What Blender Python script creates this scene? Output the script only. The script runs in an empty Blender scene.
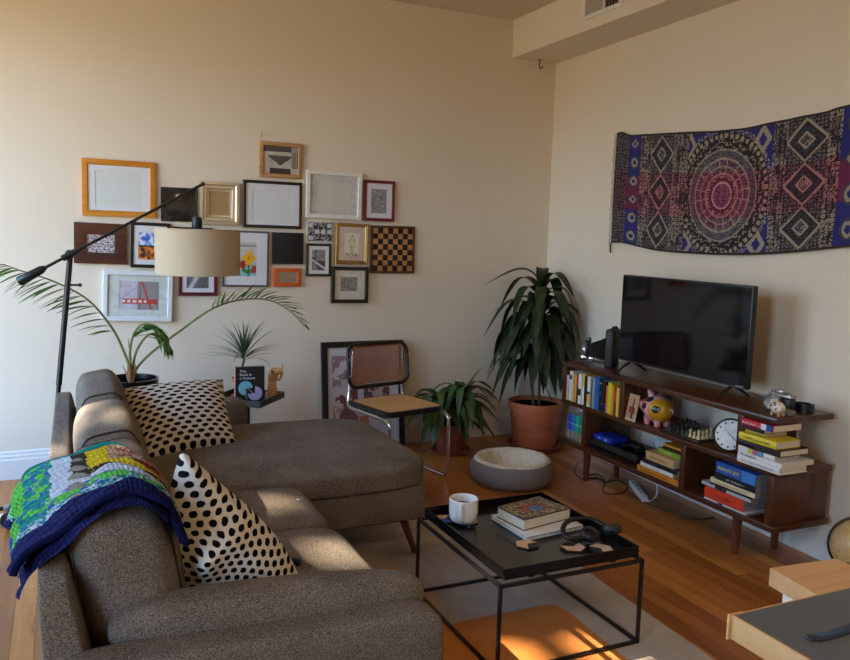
import bpy, bmesh, math, random
from mathutils import Vector, Matrix, Euler, noise as mnoise
V = Vector
PI = math.pi
C = bpy.context.scene.collection
rnd = random.Random(7)

# ------------------------------------------------------------------ camera model
FPX = 789.23
YAW, PITCH, ROLL = 0.43117332, 0.12013189, 0.02710034
CAM = V((0, 0, 1.6))
def cam_axes():
    f = V((math.sin(YAW)*math.cos(PITCH), math.cos(YAW)*math.cos(PITCH), -math.sin(PITCH)))
    r = V((math.cos(YAW), -math.sin(YAW), 0)); u = r.cross(f)
    c, s = math.cos(ROLL), math.sin(ROLL)
    return r*c+u*s, u*c-r*s, f
AX, AY, AZ = cam_axes()
def at(px, py, x=None, y=None, z=None):
    d = AX*((px-425)/FPX) - AY*((py-330)/FPX) + AZ
    if x is not None: t = (x-CAM.x)/d.x
    elif y is not None: t = (y-CAM.y)/d.y
    else: t = (z-CAM.z)/d.z
    return CAM + d*t

# ------------------------------------------------------------------ room numbers
BY = 5.46                      # back wall
def RX(y): return 3.59 - 0.030*(BY-y)   # right wall, a touch out of square
CEIL = 3.25; SOF_X = 3.19; SOF_Z = 2.97
LX = -1.75; FY = -2.2

# ------------------------------------------------------------------ materials
def lin(h):
    if isinstance(h, (tuple, list)): return (h[0], h[1], h[2], 1)
    h = h.lstrip('#'); o = []
    for i in (0, 2, 4):
        v = int(h[i:i+2], 16)/255
        o.append(v/12.92 if v <= .04045 else ((v+.055)/1.055)**2.4)
    return (*o, 1)
class NT:
    def __init__(s, name):
        s.m = bpy.data.materials.new(name); s.m.use_nodes = True
        s.t = s.m.node_tree; s.t.nodes.clear()
        s.out = s.n('ShaderNodeOutputMaterial'); s.b = s.n('ShaderNodeBsdfPrincipled')
        s.l(s.b.outputs[0], s.out.inputs[0])
    def n(s, t, **k):
        x = s.t.nodes.new(t)
        for a, b in k.items(): setattr(x, a, b)
        return x
    def l(s, a, b): s.t.links.new(a, b)
    def inp(s, k, v): s.b.inputs[k].default_value = v
    def val(s, node, k, v): node.inputs[k].default_value = v
    def coord(s, which='Object', scale=(1, 1, 1), rot=(0, 0, 0)):
        tc = s.n('ShaderNodeTexCoord'); mp = s.n('ShaderNodeMapping')
        s.l(tc.outputs[which], mp.inputs[0]); mp.inputs['Scale'].default_value = scale; mp.inputs['Rotation'].default_value = rot
        return mp.outputs[0]
    def math(s, op, a, b=None):
        x = s.n('ShaderNodeMath', operation=op)
        for i, q in enumerate((a, b)):
            if q is None: continue
            if isinstance(q, (int, float)): x.inputs[i].default_value = q
            else: s.l(q, x.inputs[i])
        return x.outputs[0]
    def mix(s, fac, a, b, blend='MIX'):
        x = s.n('ShaderNodeMix', data_type='RGBA', blend_type=blend)
        if isinstance(fac, (int, float)): x.inputs[0].default_value = fac
        else: s.l(fac, x.inputs[0])
        for i, q in ((6, a), (7, b)):
            if isinstance(q, tuple): x.inputs[i].default_value = q
            else: s.l(q, x.inputs[i])
        return x.outputs[2]
    def noise(s, co, scale, detail=3, rough=.5):
        x = s.n('ShaderNodeTexNoise'); s.l(co, x.inputs['Vector'])
        x.inputs['Scale'].default_value = scale; x.inputs['Detail'].default_value = detail; x.inputs['Roughness'].default_value = rough
        return x.outputs['Fac']
    def ramp(s, fac, stops, interp='LINEAR'):
        x = s.n('ShaderNodeValToRGB'); x.color_ramp.interpolation = interp
        e = x.color_ramp.elements
        while len(e) < len(stops): e.new(.5)
        for i, (p, c) in enumerate(stops): e[i].position = p; e[i].color = c if isinstance(c, tuple) else lin(c)
        s.l(fac, x.inputs[0]); return x.outputs[0]
    def bump(s, h, strength=.3, dist=.002):
        x = s.n('ShaderNodeBump'); s.l(h, x.inputs['Height'])
        x.inputs['Strength'].default_value = strength; x.inputs['Distance'].default_value = dist
        s.l(x.outputs[0], s.b.inputs['Normal'])
CACHE = {}
def mat(name, col, rough=.6, metal=0, ns=None, na=.12, bs=None, bst=.2, coat=0, spec=.5, sheen=0, stretch=(1, 1, 1)):
    if name in CACHE: return CACHE[name]
    k = NT(name); c = lin(col)
    k.inp('Roughness', rough); k.inp('Metallic', metal); k.inp('Coat Weight', coat); k.inp('Coat Roughness', .05)
    k.inp('Specular IOR Level', spec); k.inp('Sheen Weight', sheen)
    co = k.coord(scale=stretch)
    f = k.noise(co, ns or 30, 4)
    d = tuple(x*(1-na) for x in c[:3])+(1,); e = tuple(min(1, x*(1+na)) for x in c[:3])+(1,)
    k.l(k.ramp(f, [(.3, d), (.7, e)]), k.b.inputs['Base Color'])
    if bs: k.bump(k.noise(co, bs, 2), bst)
    CACHE[name] = k.m; return k.m
def vcol(name, rough=.6, coat=0, bs=None, bst=.3, sheen=0):
    if name in CACHE: return CACHE[name]
    k = NT(name); a = k.n('ShaderNodeAttribute', attribute_name='Col')
    k.l(a.outputs[0], k.b.inputs['Base Color']); k.inp('Roughness', rough); k.inp('Coat Weight', coat); k.inp('Coat Roughness', .06); k.inp('Sheen Weight', sheen)
    if bs: k.bump(k.noise(k.coord(), bs, 2), bst, .003)
    CACHE[name] = k.m; return k.m

def m_floor():
    k = NT('oak_strip_floor')
    co = k.coord(rot=(0, 0, PI/2))
    def brick(c1, c2, mort):
        b = k.n('ShaderNodeTexBrick'); k.l(co, b.inputs['Vector'])
        b.offset = .37; b.offset_frequency = 2
        for n_, v in (('Scale', 1.0), ('Mortar Size', .0012), ('Mortar Smooth', .1), ('Bias', 0), ('Brick Width', 1.05), ('Row Height', .083)): b.inputs[n_].default_value = v
        b.inputs['Color1'].default_value = c1; b.inputs['Color2'].default_value = c2; b.inputs['Mortar'].default_value = mort
        return b
    b = brick((0, 0, 0, 1), (1, 1, 1, 1), (.5, .5, .5, 1))
    st = k.coord(scale=(26, 1.6, 1))
    g = k.noise(st, 1.6, 5, .6)
    g2 = k.noise(k.coord(scale=(7, .9, 1)), 1.1, 3)
    f = k.math('ADD', k.math('MULTIPLY', b.outputs['Color'], .42), k.math('ADD', k.math('MULTIPLY', g, .48), k.math('MULTIPLY', g2, .22)))
    col = k.ramp(f, [(.18, '#683714'), (.42, '#955926'), (.62, '#b06e2f'), (.9, '#c98742')])
    kn = k.noise(k.coord(scale=(11, .8, 1)), 2.3, 6, .7); dk = k.ramp(kn, [(.60, (1, 1, 1, 1)), (.70, (.42, .34, .28, 1))])
    col = k.mix(1.0, col, dk, 'MULTIPLY')
    b2 = brick((1, 1, 1, 1), (1, 1, 1, 1), (.25, .2, .15, 1))
    k.l(k.mix(1.0, col, b2.outputs['Color'], 'MULTIPLY'), k.b.inputs['Base Color'])
    k.inp('Roughness', .36); k.bump(k.math('ADD', b2.outputs['Fac'], k.math('MULTIPLY', g, -.15)), .25, -.001)
    return k.m
def m_wood(name, c1, c2, c3, axis='y', rough=.35, sc=1.0):
    if name in CACHE: return CACHE[name]
    k = NT(name)
    s = {'x': (1.2, 18, 18), 'y': (18, 1.2, 18), 'z': (18, 18, 1.2)}[axis]
    co = k.coord(scale=tuple(a*sc for a in s))
    f = k.noise(co, 1.3, 5, .6)
    k.l(k.ramp(f, [(.25, c1), (.5, c2), (.78, c3)]), k.b.inputs['Base Color'])
    k.inp('Roughness', rough); k.bump(f, .08, .001)
    CACHE[name] = k.m; return k.m
def m_tweed(name, c1, c2, c3):
    k = NT(name); co = k.coord()
    n1 = k.noise(co, 360, 2, .7); n2 = k.noise(k.coord(scale=(1, 1, 2.2)), 210, 2); n3 = k.noise(co, 5, 2)
    f = k.math('ADD', k.math('MULTIPLY', n1, .5), k.math('ADD', k.math('MULTIPLY', n2, .4), k.math('MULTIPLY', n3, .12)))
    k.l(k.ramp(f, [(.39, c1), (.50, c2), (.63, c3)]), k.b.inputs['Base Color'])
    k.inp('Roughness', .95); k.inp('Specular IOR Level', .1); k.bump(k.math('ADD', n1, n2), .9, .004)
    return k.m
def m_dots(name, su, sv, base, dot):
    """staggered rows of black ikat spots, woven over UV metres"""
    k = NT(name); tc = k.n('ShaderNodeTexCoord'); sp = k.n('ShaderNodeSeparateXYZ'); k.l(tc.outputs['UV'], sp.inputs[0])
    nz = k.noise(tc.outputs['UV'], 90, 2)
    u = k.math('DIVIDE', sp.outputs[0], su); v = k.math('DIVIDE', sp.outputs[1], sv)
    row = k.math('FLOOR', v); sh = k.math('MULTIPLY', k.math('MODULO', row, 2.0), .5)
    fu = k.math('SUBTRACT', k.math('FRACT', k.math('ADD', u, k.math('ADD', sh, 20))), .5)
    fv = k.math('SUBTRACT', k.math('FRACT', k.math('ADD', v, 20)), .5)
    au = k.math('ABSOLUTE', fu); av = k.math('ABSOLUTE', fv)
    d = k.math('POWER', k.math('ADD', k.math('POWER', k.math('MULTIPLY', au, 1.0), 2.2), k.math('POWER', k.math('MULTIPLY', av, .86), 2.2)), .4545)
    d = k.math('ADD', d, k.math('MULTIPLY', k.math('SUBTRACT', nz, .5), .16))
    f = k.math('LESS_THAN', d, .315)
    weave = k.noise(k.coord('UV', (1, 3, 1)), 260, 2)
    b = k.ramp(weave, [(.3, tuple(x*.82 for x in lin(base)[:3])+(1,)), (.7, lin(base))])
    k.l(k.mix(f, b, lin(dot)), k.b.inputs['Base Color']); k.inp('Roughness', .95); k.inp('Specular IOR Level', .1)
    k.bump(weave, .5, .002)
    return k.m
def m_cane(name, dens):
    k = NT(name); co = k.coord('UV')
    ch = k.n('ShaderNodeTexChecker'); k.l(co, ch.inputs[0]); ch.inputs['Scale'].default_value = dens
    n = k.noise(co, 60, 3)
    c = k.mix(k.math('MULTIPLY', ch.outputs['Fac'], .35), lin('#c98f4e'), lin('#8c5a28'))
    k.l(k.mix(k.math('MULTIPLY', n, .6), c, lin('#dcae70')), k.b.inputs['Base Color']); k.inp('Roughness', .5)
    k.bump(ch.outputs['Fac'], .3, .001)
    return k.m
def m_leaf(name, c1, c2, c3):
    k = NT(name); co = k.coord()
    n = k.noise(co, 9, 3)
    tc = k.n('ShaderNodeTexCoord'); sp = k.n('ShaderNodeSeparateXYZ'); k.l(tc.outputs['UV'], sp.inputs[0])
    st = k.math('LESS_THAN', k.math('ABSOLUTE', k.math('SUBTRACT', sp.outputs[0], .5)), .06)
    c = k.ramp(n, [(.3, c1), (.5, c2), (.72, c3)])
    k.l(k.mix(k.math('MULTIPLY', st, .35), c, lin(c3)), k.b.inputs['Base Color'])
    k.inp('Roughness', .42); k.inp('Specular IOR Level', .45)
    tr = k.n('ShaderNodeBsdfTranslucent'); k.l(c, tr.inputs[0])
    mx = k.n('ShaderNodeMixShader'); mx.inputs[0].default_value = .18
    k.l(k.b.outputs[0], mx.inputs[1]); k.l(tr.outputs[0], mx.inputs[2]); k.l(mx.outputs[0], k.out.inputs[0])
    return k.m
def m_terracotta(name, base):
    k = NT(name); co = k.coord()
    n = k.noise(k.coord(scale=(1, 1, 2)), 7, 5, .65)
    c = lin(base)
    k.l(k.ramp(n, [(.28, tuple(x*.72 for x in c[:3])+(1,)), (.55, c), (.8, tuple(min(1, x*1.18+.02) for x in c[:3])+(1,))]), k.b.inputs['Base Color'])
    k.inp('Roughness', .75); k.bump(k.noise(co, 90, 3), .15)
    return k.m

M = {}
M['wall'] = mat('cream_wall_paint', '#dfd2bd', .75, ns=2, na=.015, bs=45, bst=.06, spec=.25)
M['trim'] = mat('white_trim_paint', '#dedbd3', .45, ns=20, na=.02)
M['ceil'] = mat('ceiling_paint', '#d3c0aa', .85, ns=3, na=.01, spec=.2)
M['floor'] = m_floor()
M['sofa'] = m_tweed('grey_brown_tweed', '#3b342d', '#6e6459', '#9c9080')
M['dots_far'] = m_dots('spotted_cream_cotton', .058, .028, '#cfc4b2', '#0b0a0c')
M['dots_near'] = m_dots('spotted_cream_linen', .042, .030, '#d9cfbd', '#0a0a0b')
M['walnut'] = m_wood('walnut_along', '#2e150a', '#4a2612', '#62371b', 'y', .32)
M['walnut_z'] = m_wood('walnut_upright', '#2e150a', '#482511', '#5e341a', 'z', .35)
M['leg_wood'] = m_wood('stained_leg_wood', '#3f1b0c', '#5d2a13', '#743a1d', 'z', .35)
M['black'] = mat('black_plastic', '#0c0c0d', .4, ns=40, na=.1)
M['black_metal'] = mat('black_powder_coat', '#0d0d0e', .38, ns=200, na=.08)
M['black_gloss'] = mat('black_gloss_tray', '#0a0a0b', .16, ns=10, na=.05)
M['screen'] = mat('television_glass', '#07080a', .07, ns=2, na=.02, spec=.55)
M['chrome'] = mat('chrome', '#c9c6c2', .14, 1, ns=5, na=.03)
M['steel'] = mat('brushed_steel', '#a8a6a2', .35, .8, ns=60, na=.1)
M['white'] = mat('white_glaze', '#e6e3dc', .22, ns=10, na=.02)
M['white_plastic'] = mat('white_plastic', '#dcdad3', .4, ns=10, na=.02)
M['paper'] = mat('book_pages', '#cfc0a4', .85, ns=300, na=.14, stretch=(.1, .1, 3))
M['paper_w'] = mat('white_paper', '#dbd9d6', .6, ns=5, na=.02, coat=.3)
M['mat_w'] = mat('white_picture_mount', '#d8d7da', .5, ns=5, na=.015, coat=.5)
M['terra'] = m_terracotta('terracotta', '#b9653c')
M['terra_dark'] = m_terracotta('terracotta_weathered', '#8a4730')
M['soil'] = mat('potting_soil', '#20160f', .95, ns=60, na=.5, bs=60, bst=1)
M['leaf'] = m_leaf('dracaena_leaf', '#101d0a', '#1b2e12', '#2b451b')
M['leaf2'] = m_leaf('arching_leaf', '#22381a', '#365429', '#56783b')
M['palm'] = m_leaf('palm_leaf', '#2a4a1a', '#456d28', '#7d9c45')
M['spike'] = m_leaf('spiky_leaf', '#1d3420', '#31503a', '#55755a')
M['stem'] = mat('plant_stem', '#5a4a2e', .8, ns=30, na=.3)
M['palmstem'] = mat('palm_stalk', '#6f7a3a', .6, ns=20, na=.25)
M['husk'] = mat('palm_husk', '#8e5c3a', .85, ns=40, na=.3)
M['cane'] = m_cane('woven_cane', 84)
M['cane_strand'] = mat('cane_strand', '#9c6229', .5, ns=60, na=.2)
M['linen'] = mat('lampshade_linen', '#bdab8d', .9, ns=130, na=.12, bs=260, bst=.4, stretch=(1, 1, 6))
M['rug'] = vcol('wool_rug', .95, bs=160, bst=.6)
M['print'] = vcol('printed_picture', .45, .35)
M['weave'] = vcol('woven_tapestry', .95, bs=240, bst=.5)
def m_yarn():
    k = NT('crochet_yarn'); a = k.n('ShaderNodeAttribute', attribute_name='Col'); k.inp('Roughness', 1.0); k.inp('Specular IOR Level', .05)
    tc = k.n('ShaderNodeTexCoord'); sp = k.n('ShaderNodeSeparateXYZ'); k.l(tc.outputs['UV'], sp.inputs[0])
    nz = k.math('MULTIPLY', k.noise(k.coord(), 60, 2), 2.2)
    r = k.math('SINE', k.math('ADD', k.math('MULTIPLY', sp.outputs[1], 2*PI*30), nz)); c = k.math('SINE', k.math('ADD', k.math('MULTIPLY', sp.outputs[0], 2*PI*46), nz))
    h = k.math('ADD', k.math('ADD', k.math('MULTIPLY', r, .5), k.math('MULTIPLY', c, .35)), k.noise(k.coord(), 140, 2))
    fac = k.ramp(h, [(.0, (.80, .80, .80, 1)), (.7, (1, 1, 1, 1))])
    k.l(k.mix(1.0, a.outputs[0], fac, 'MULTIPLY'), k.b.inputs['Base Color']); k.bump(h, .9, .006); return k.m
M['yarn'] = m_yarn()
M['light_wood'] = m_wood('light_wood', '#b58550', '#c99a62', '#d8ad78', 'y', .45)
M['hand_wood'] = m_wood('beech_hand', '#a9743f', '#bf8a52', '#cf9e66', 'z', .5)
def rgb(h): return lin(h)[:3]

# ------------------------------------------------------------------ mesh builder
class MB:
    def __init__(s): s.v = []; s.f = []; s.mi = []; s.uv = []; s.col = []
    def add(s, verts, faces, mi=0, uvs=None, cols=None):
        o = len(s.v); s.v += [V(p) for p in verts]
        for i, f in enumerate(faces):
            s.f.append([o+j for j in f]); s.mi.append(mi if isinstance(mi, int) else mi[i])
            s.uv.append([uvs[j] for j in f] if uvs else [(0, 0)]*len(f))
            s.col.append(cols[i] if cols else (1, 1, 1))
        return s
    def bm(s, b, mtx=None, mi=0):
        b.verts.ensure_lookup_table(); b.verts.index_update()
        s.add([(mtx @ v.co) if mtx else v.co.copy() for v in b.verts], [[v.index for v in f.verts] for f in b.faces], mi); b.free(); return s
    def box(s, c, size, bev=0, rot=None, seg=2, mi=0):
        b = bmesh.new(); bmesh.ops.create_cube(b, size=1)
        for v in b.verts: v.co = V((v.co.x*size[0], v.co.y*size[1], v.co.z*size[2]))
        if bev: bmesh.ops.bevel(b, geom=b.edges[:], offset=bev, segments=seg, affect='EDGES', profile=.5)
        return s.bm(b, Matrix.Translation(V(c)) @ (rot.to_4x4() if rot else Matrix()), mi)
    def bx(s, x0, x1, y0, y1, z0, z1, bev=0, seg=2, mi=0):
        return s.box(((x0+x1)/2, (y0+y1)/2, (z0+z1)/2), (abs(x1-x0), abs(y1-y0), abs(z1-z0)), bev, None, seg, mi)
    def tube(s, pts, r, seg=8, closed=False, mi=0, sx=1.0):
        pts = [V(p) for p in pts]; n = len(pts); rr = r if isinstance(r, (list, tuple)) else [r]*n
        up = None; verts = []
        for i, p in enumerate(pts):
            a = pts[i-1] if (i > 0 or closed) else p; b = pts[(i+1) % n] if (i < n-1 or closed) else p
            t = (b-a)
            t = t.normalized() if t.length > 1e-9 else V((0, 0, 1))
            if up is None: up = V((0, 0, 1)) if abs(t.z) < .9 else V((1, 0, 0))
            x = up.cross(t).normalized(); up = t.cross(x).normalized()
            for k in range(seg):
                q = 2*PI*k/seg; verts.append(p+(x*math.cos(q)*sx+up*math.sin(q))*rr[i])
        faces = []
        m = n if closed else n-1
        for i in range(m):
            for k in range(seg):
                j = (i+1) % n; faces.append([i*seg+k, i*seg+(k+1) % seg, j*seg+(k+1) % seg, j*seg+k])
        if not closed: faces += [list(range(seg))[::-1], [(n-1)*seg+k for k in range(seg)]]
        return s.add(verts, faces, mi)
    def lathe(s, prof, c=(0, 0, 0), seg=32, mtx=None, mi=0, wob=None, cap=True):
        c = V(c); verts = []; faces = []; n = len(prof)
        for i, (r, z) in enumerate(prof):
            for k in range(seg):
                q = 2*PI*k/seg; w = wob(q, i) if wob else 1
                p = V((r*w*math.cos(q), r*w*math.sin(q), z)); verts.append(c+(mtx @ p if mtx else p))
        for i in range(n-1):
            for k in range(seg): faces.append([i*seg+k, i*seg+(k+1) % seg, (i+1)*seg+(k+1) % seg, (i+1)*seg+k])
        if cap and prof[0][0] > 1e-6: faces.append(list(range(seg))[::-1])
        if cap and prof[-1][0] > 1e-6: faces.append([(n-1)*seg+k for k in range(seg)])
        return s.add(verts, faces, mi)
    def prism(s, poly, f, d0, d1, mi=0):
        """poly in 2D, f(u,v,d)->xyz"""
        n = len(poly); v = [f(a, b, d0) for a, b in poly]+[f(a, b, d1) for a, b in poly]
        return s.add(v, [list(range(n))[::-1], list(range(n, 2*n))]+[[i, (i+1) % n, n+(i+1) % n, n+i] for i in range(n)], mi)
    def grid(s, fn, nu, nv, cf=None, uvf=None, mi=0):
        v = []; uv = []
        for j in range(nv+1):
            for i in range(nu+1):
                v.append(fn(i/nu, j/nv)); uv.append(uvf(i/nu, j/nv) if uvf else (i/nu, j/nv))
        f = []; cs = []
        for j in range(nv):
            for i in range(nu):
                f.append([j*(nu+1)+i, j*(nu+1)+i+1, (j+1)*(nu+1)+i+1, (j+1)*(nu+1)+i])
                if cf: cs.append(cf((i+.5)/nu, (j+.5)/nv))
        return s.add(v, f, mi, uv, cs or None)
    def ball(s, c, r, rot=None, seg=20, rings=12, k=2.0, fn=None, mi=0):
        """superellipsoid; k=2 sphere, larger boxier; fn deforms the unit point"""
        c = V(c); r = (r, r, r) if isinstance(r, (int, float)) else r
        def sp(a): return math.copysign(abs(a)**(2/k), a)
        v = []; f = []
        for i in range(rings+1):
            th = -PI/2+PI*i/rings
            for j in range(seg):
                ph = 2*PI*j/seg
                p = V((sp(math.cos(th))*sp(math.cos(ph)), sp(math.cos(th))*sp(math.sin(ph)), sp(math.sin(th))))
                if fn: p = fn(p)
                p = V((p.x*r[0], p.y*r[1], p.z*r[2])); v.append(c+(rot @ p if rot else p))
        for i in range(rings):
            for j in range(seg): f.append([i*seg+j, i*seg+(j+1) % seg, (i+1)*seg+(j+1) % seg, (i+1)*seg+j])
        return s.add(v, f, mi)
    def cush(s, c, size, e=5.0, n=14, rot=None, fn=None, mi=0):
        """soft rounded block (cube sphere pushed to a superellipsoid)"""
        c = V(c); v = []; f = []; idx = {}
        def key(p): return tuple(round(a, 5) for a in p)
        for ax in range(3):
            for sg in (-1, 1):
                for i in range(n):
                    for j in range(n):
                        q = []
                        for a, b in ((i, j), (i+1, j), (i+1, j+1), (i, j+1)):
                            t = [0, 0, 0]; t[ax] = sg; t[(ax+1) % 3] = math.sin((-1+2*a/n)*PI/2*.999); t[(ax+2) % 3] = math.sin((-1+2*b/n)*PI/2*.999)
                            kk = key(t)
                            if kk not in idx:
                                L = sum(abs(x)**e for x in t)**(1/e)
                                p = V([x/L for x in t])
                                if fn: p = fn(p)
                                p = V((p.x*size[0]/2, p.y*size[1]/2, p.z*size[2]/2))
                                idx[kk] = len(v); v.append(c+(rot @ p if rot else p))
                            q.append(idx[kk])
                        f.append(q if sg > 0 else q[::-1])
        return s.add(v, f, mi)
    def leaf(s, base, az, el, length, w, droop, n=8, fold=.25, twist=0, mi=0, wp=.45, hang=False):
        p = V(base); d = el; verts = []; uv = []; st = length/n
        for i in range(n+1):
            t = i/n
            dir_ = V((math.cos(az)*math.cos(d), math.sin(az)*math.cos(d), math.sin(d)))
            side = V((-math.sin(az), math.cos(az), 0)); nor = dir_.cross(side)
            q = twist*t; side, nor = side*math.cos(q)+nor*math.sin(q), nor*math.cos(q)-side*math.sin(q)
            ww = w*(math.sin(PI*min(1, t**wp*.97+.03)) if t < 1 else .03)+.0006
            verts += [p-side*ww/2-nor*ww*fold*-.5, p+nor*0, p+side*ww/2-nor*ww*fold*-.5]
            uv += [(0, t), (.5, t), (1, t)]
            p = p+dir_*st; d -= droop/n*((2.6*math.exp(-((t-.28)/.2)**2)+.12) if hang else (.4+1.2*t))
        f = []
        for i in range(n):
            a = i*3; f += [[a, a+1, a+4, a+3], [a+1, a+2, a+5, a+4]]
        return s.add(verts, f, mi, uv)
    def build(s, name, mats, parent=None, world=True, sm=38):
        me = bpy.data.meshes.new(name); mats = mats if isinstance(mats, (list, tuple)) else [mats]
        vs = [p.copy() for p in s.v]
        o = bpy.data.objects.new(name, me); C.objects.link(o)
        if parent:
            o.parent = parent
            if world:
                w = wloc(parent); vs = [p-w for p in vs]
        elif world:
            lo = V([min(p[i] for p in vs) for i in range(3)]); hi = V([max(p[i] for p in vs) for i in range(3)])
            w = V(((lo.x+hi.x)/2, (lo.y+hi.y)/2, lo.z)); o.location = w; vs = [p-w for p in vs]
        me.from_pydata(vs, [], s.f)
        for m in mats: me.materials.append(m)
        me.polygons.foreach_set('material_index', s.mi)
        ul = me.uv_layers.new(name='UVMap')
        ul.data.foreach_set('uv', [x for f in s.uv for q in f for x in q])
        if any(c != (1, 1, 1) for c in s.col):
            ca = me.color_attributes.new('Col', 'FLOAT_COLOR', 'CORNER'); buf = []
            for f, c in zip(s.f, s.col): buf += [c[0], c[1], c[2], 1]*len(f)
            ca.data.foreach_set('color', buf)
        me.update()
        if sm:
            me.polygons.foreach_set('use_smooth', [True]*len(me.polygons)); me.set_sharp_from_angle(angle=math.radians(sm))
        else: me.polygons.foreach_set('use_smooth', [False]*len(me.polygons))
        me.update(); return o
def wloc(o):
    w = V((0, 0, 0))
    while o: w += o.location; o = o.parent
    return w
def thing(name, label, cat, loc=(0, 0, 0), group=None, rz=0):
    o = bpy.data.objects.new(name, None); C.objects.link(o); o.location = loc; o.rotation_euler = (0, 0, rz); o.empty_display_size = .05
    return tag(o, label, cat, group)
def tag(o, label, cat, group=None):
    o['label'] = label; o['category'] = cat
    if group: o['group'] = group
    return o
def struct(o): o['kind'] = 'structure'; return o
def copy_tree(o, parent=None):
    c = o.copy(); C.objects.link(c)
    if parent: c.parent = parent
    for ch in list(o.children): copy_tree(ch, c)
    return c
def cr(pts, n=6, closed=False):
    """Catmull-Rom through pts"""
    P = [V(p) for p in pts]; out = []; m = len(P)
    for i in range(m if closed else m-1):
        if closed: a, b, c, d = P[i-1], P[i], P[(i+1) % m], P[(i+2) % m]
        else: a, b, c, d = P[max(i-1, 0)], P[i], P[i+1], P[min(i+2, m-1)]
        for k in range(n):
            t = k/n; out.append(.5*((2*b)+(c-a)*t+(2*a-5*b+4*c-d)*t*t+(3*b-a-3*c+d)*t**3))
    if not closed: out.append(P[-1])
    return out
def text(s, size, mtx, m, parent, name='lettering', ext=.0004, align='LEFT', font_scale_x=1.0, spacing=1.0):
    cu = bpy.data.curves.new('t', 'FONT'); cu.body = s; cu.size = size; cu.extrude = ext; cu.align_x = align; cu.align_y = 'CENTER'; cu.space_character = spacing; cu.resolution_u = 2
    ob = bpy.data.objects.new('t', cu); me = bpy.data.meshes.new_from_object(ob)
    bpy.data.objects.remove(ob); bpy.data.curves.remove(cu)
    me.transform(mtx @ Matrix.Diagonal((font_scale_x, 1, 1, 1))); me.name = name; me.materials.clear(); me.materials.append(m)
    o = bpy.data.objects.new(name, me); C.objects.link(o); o.parent = parent; return o
def frame_mtx(o, x, y, z):
    m = Matrix.Identity(4)
    for i, a in enumerate((x, y, z)):
        for j in range(3): m[j][i] = a[j]
    m.translation = V(o); return m
def fbm(x, y, z=0, oc=3): return mnoise.fractal(V((x, y, z)), 1.0, 2.0, oc)
def mixc(a, b, t): return tuple(a[i]*(1-t)+b[i]*t for i in range(3))
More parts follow.
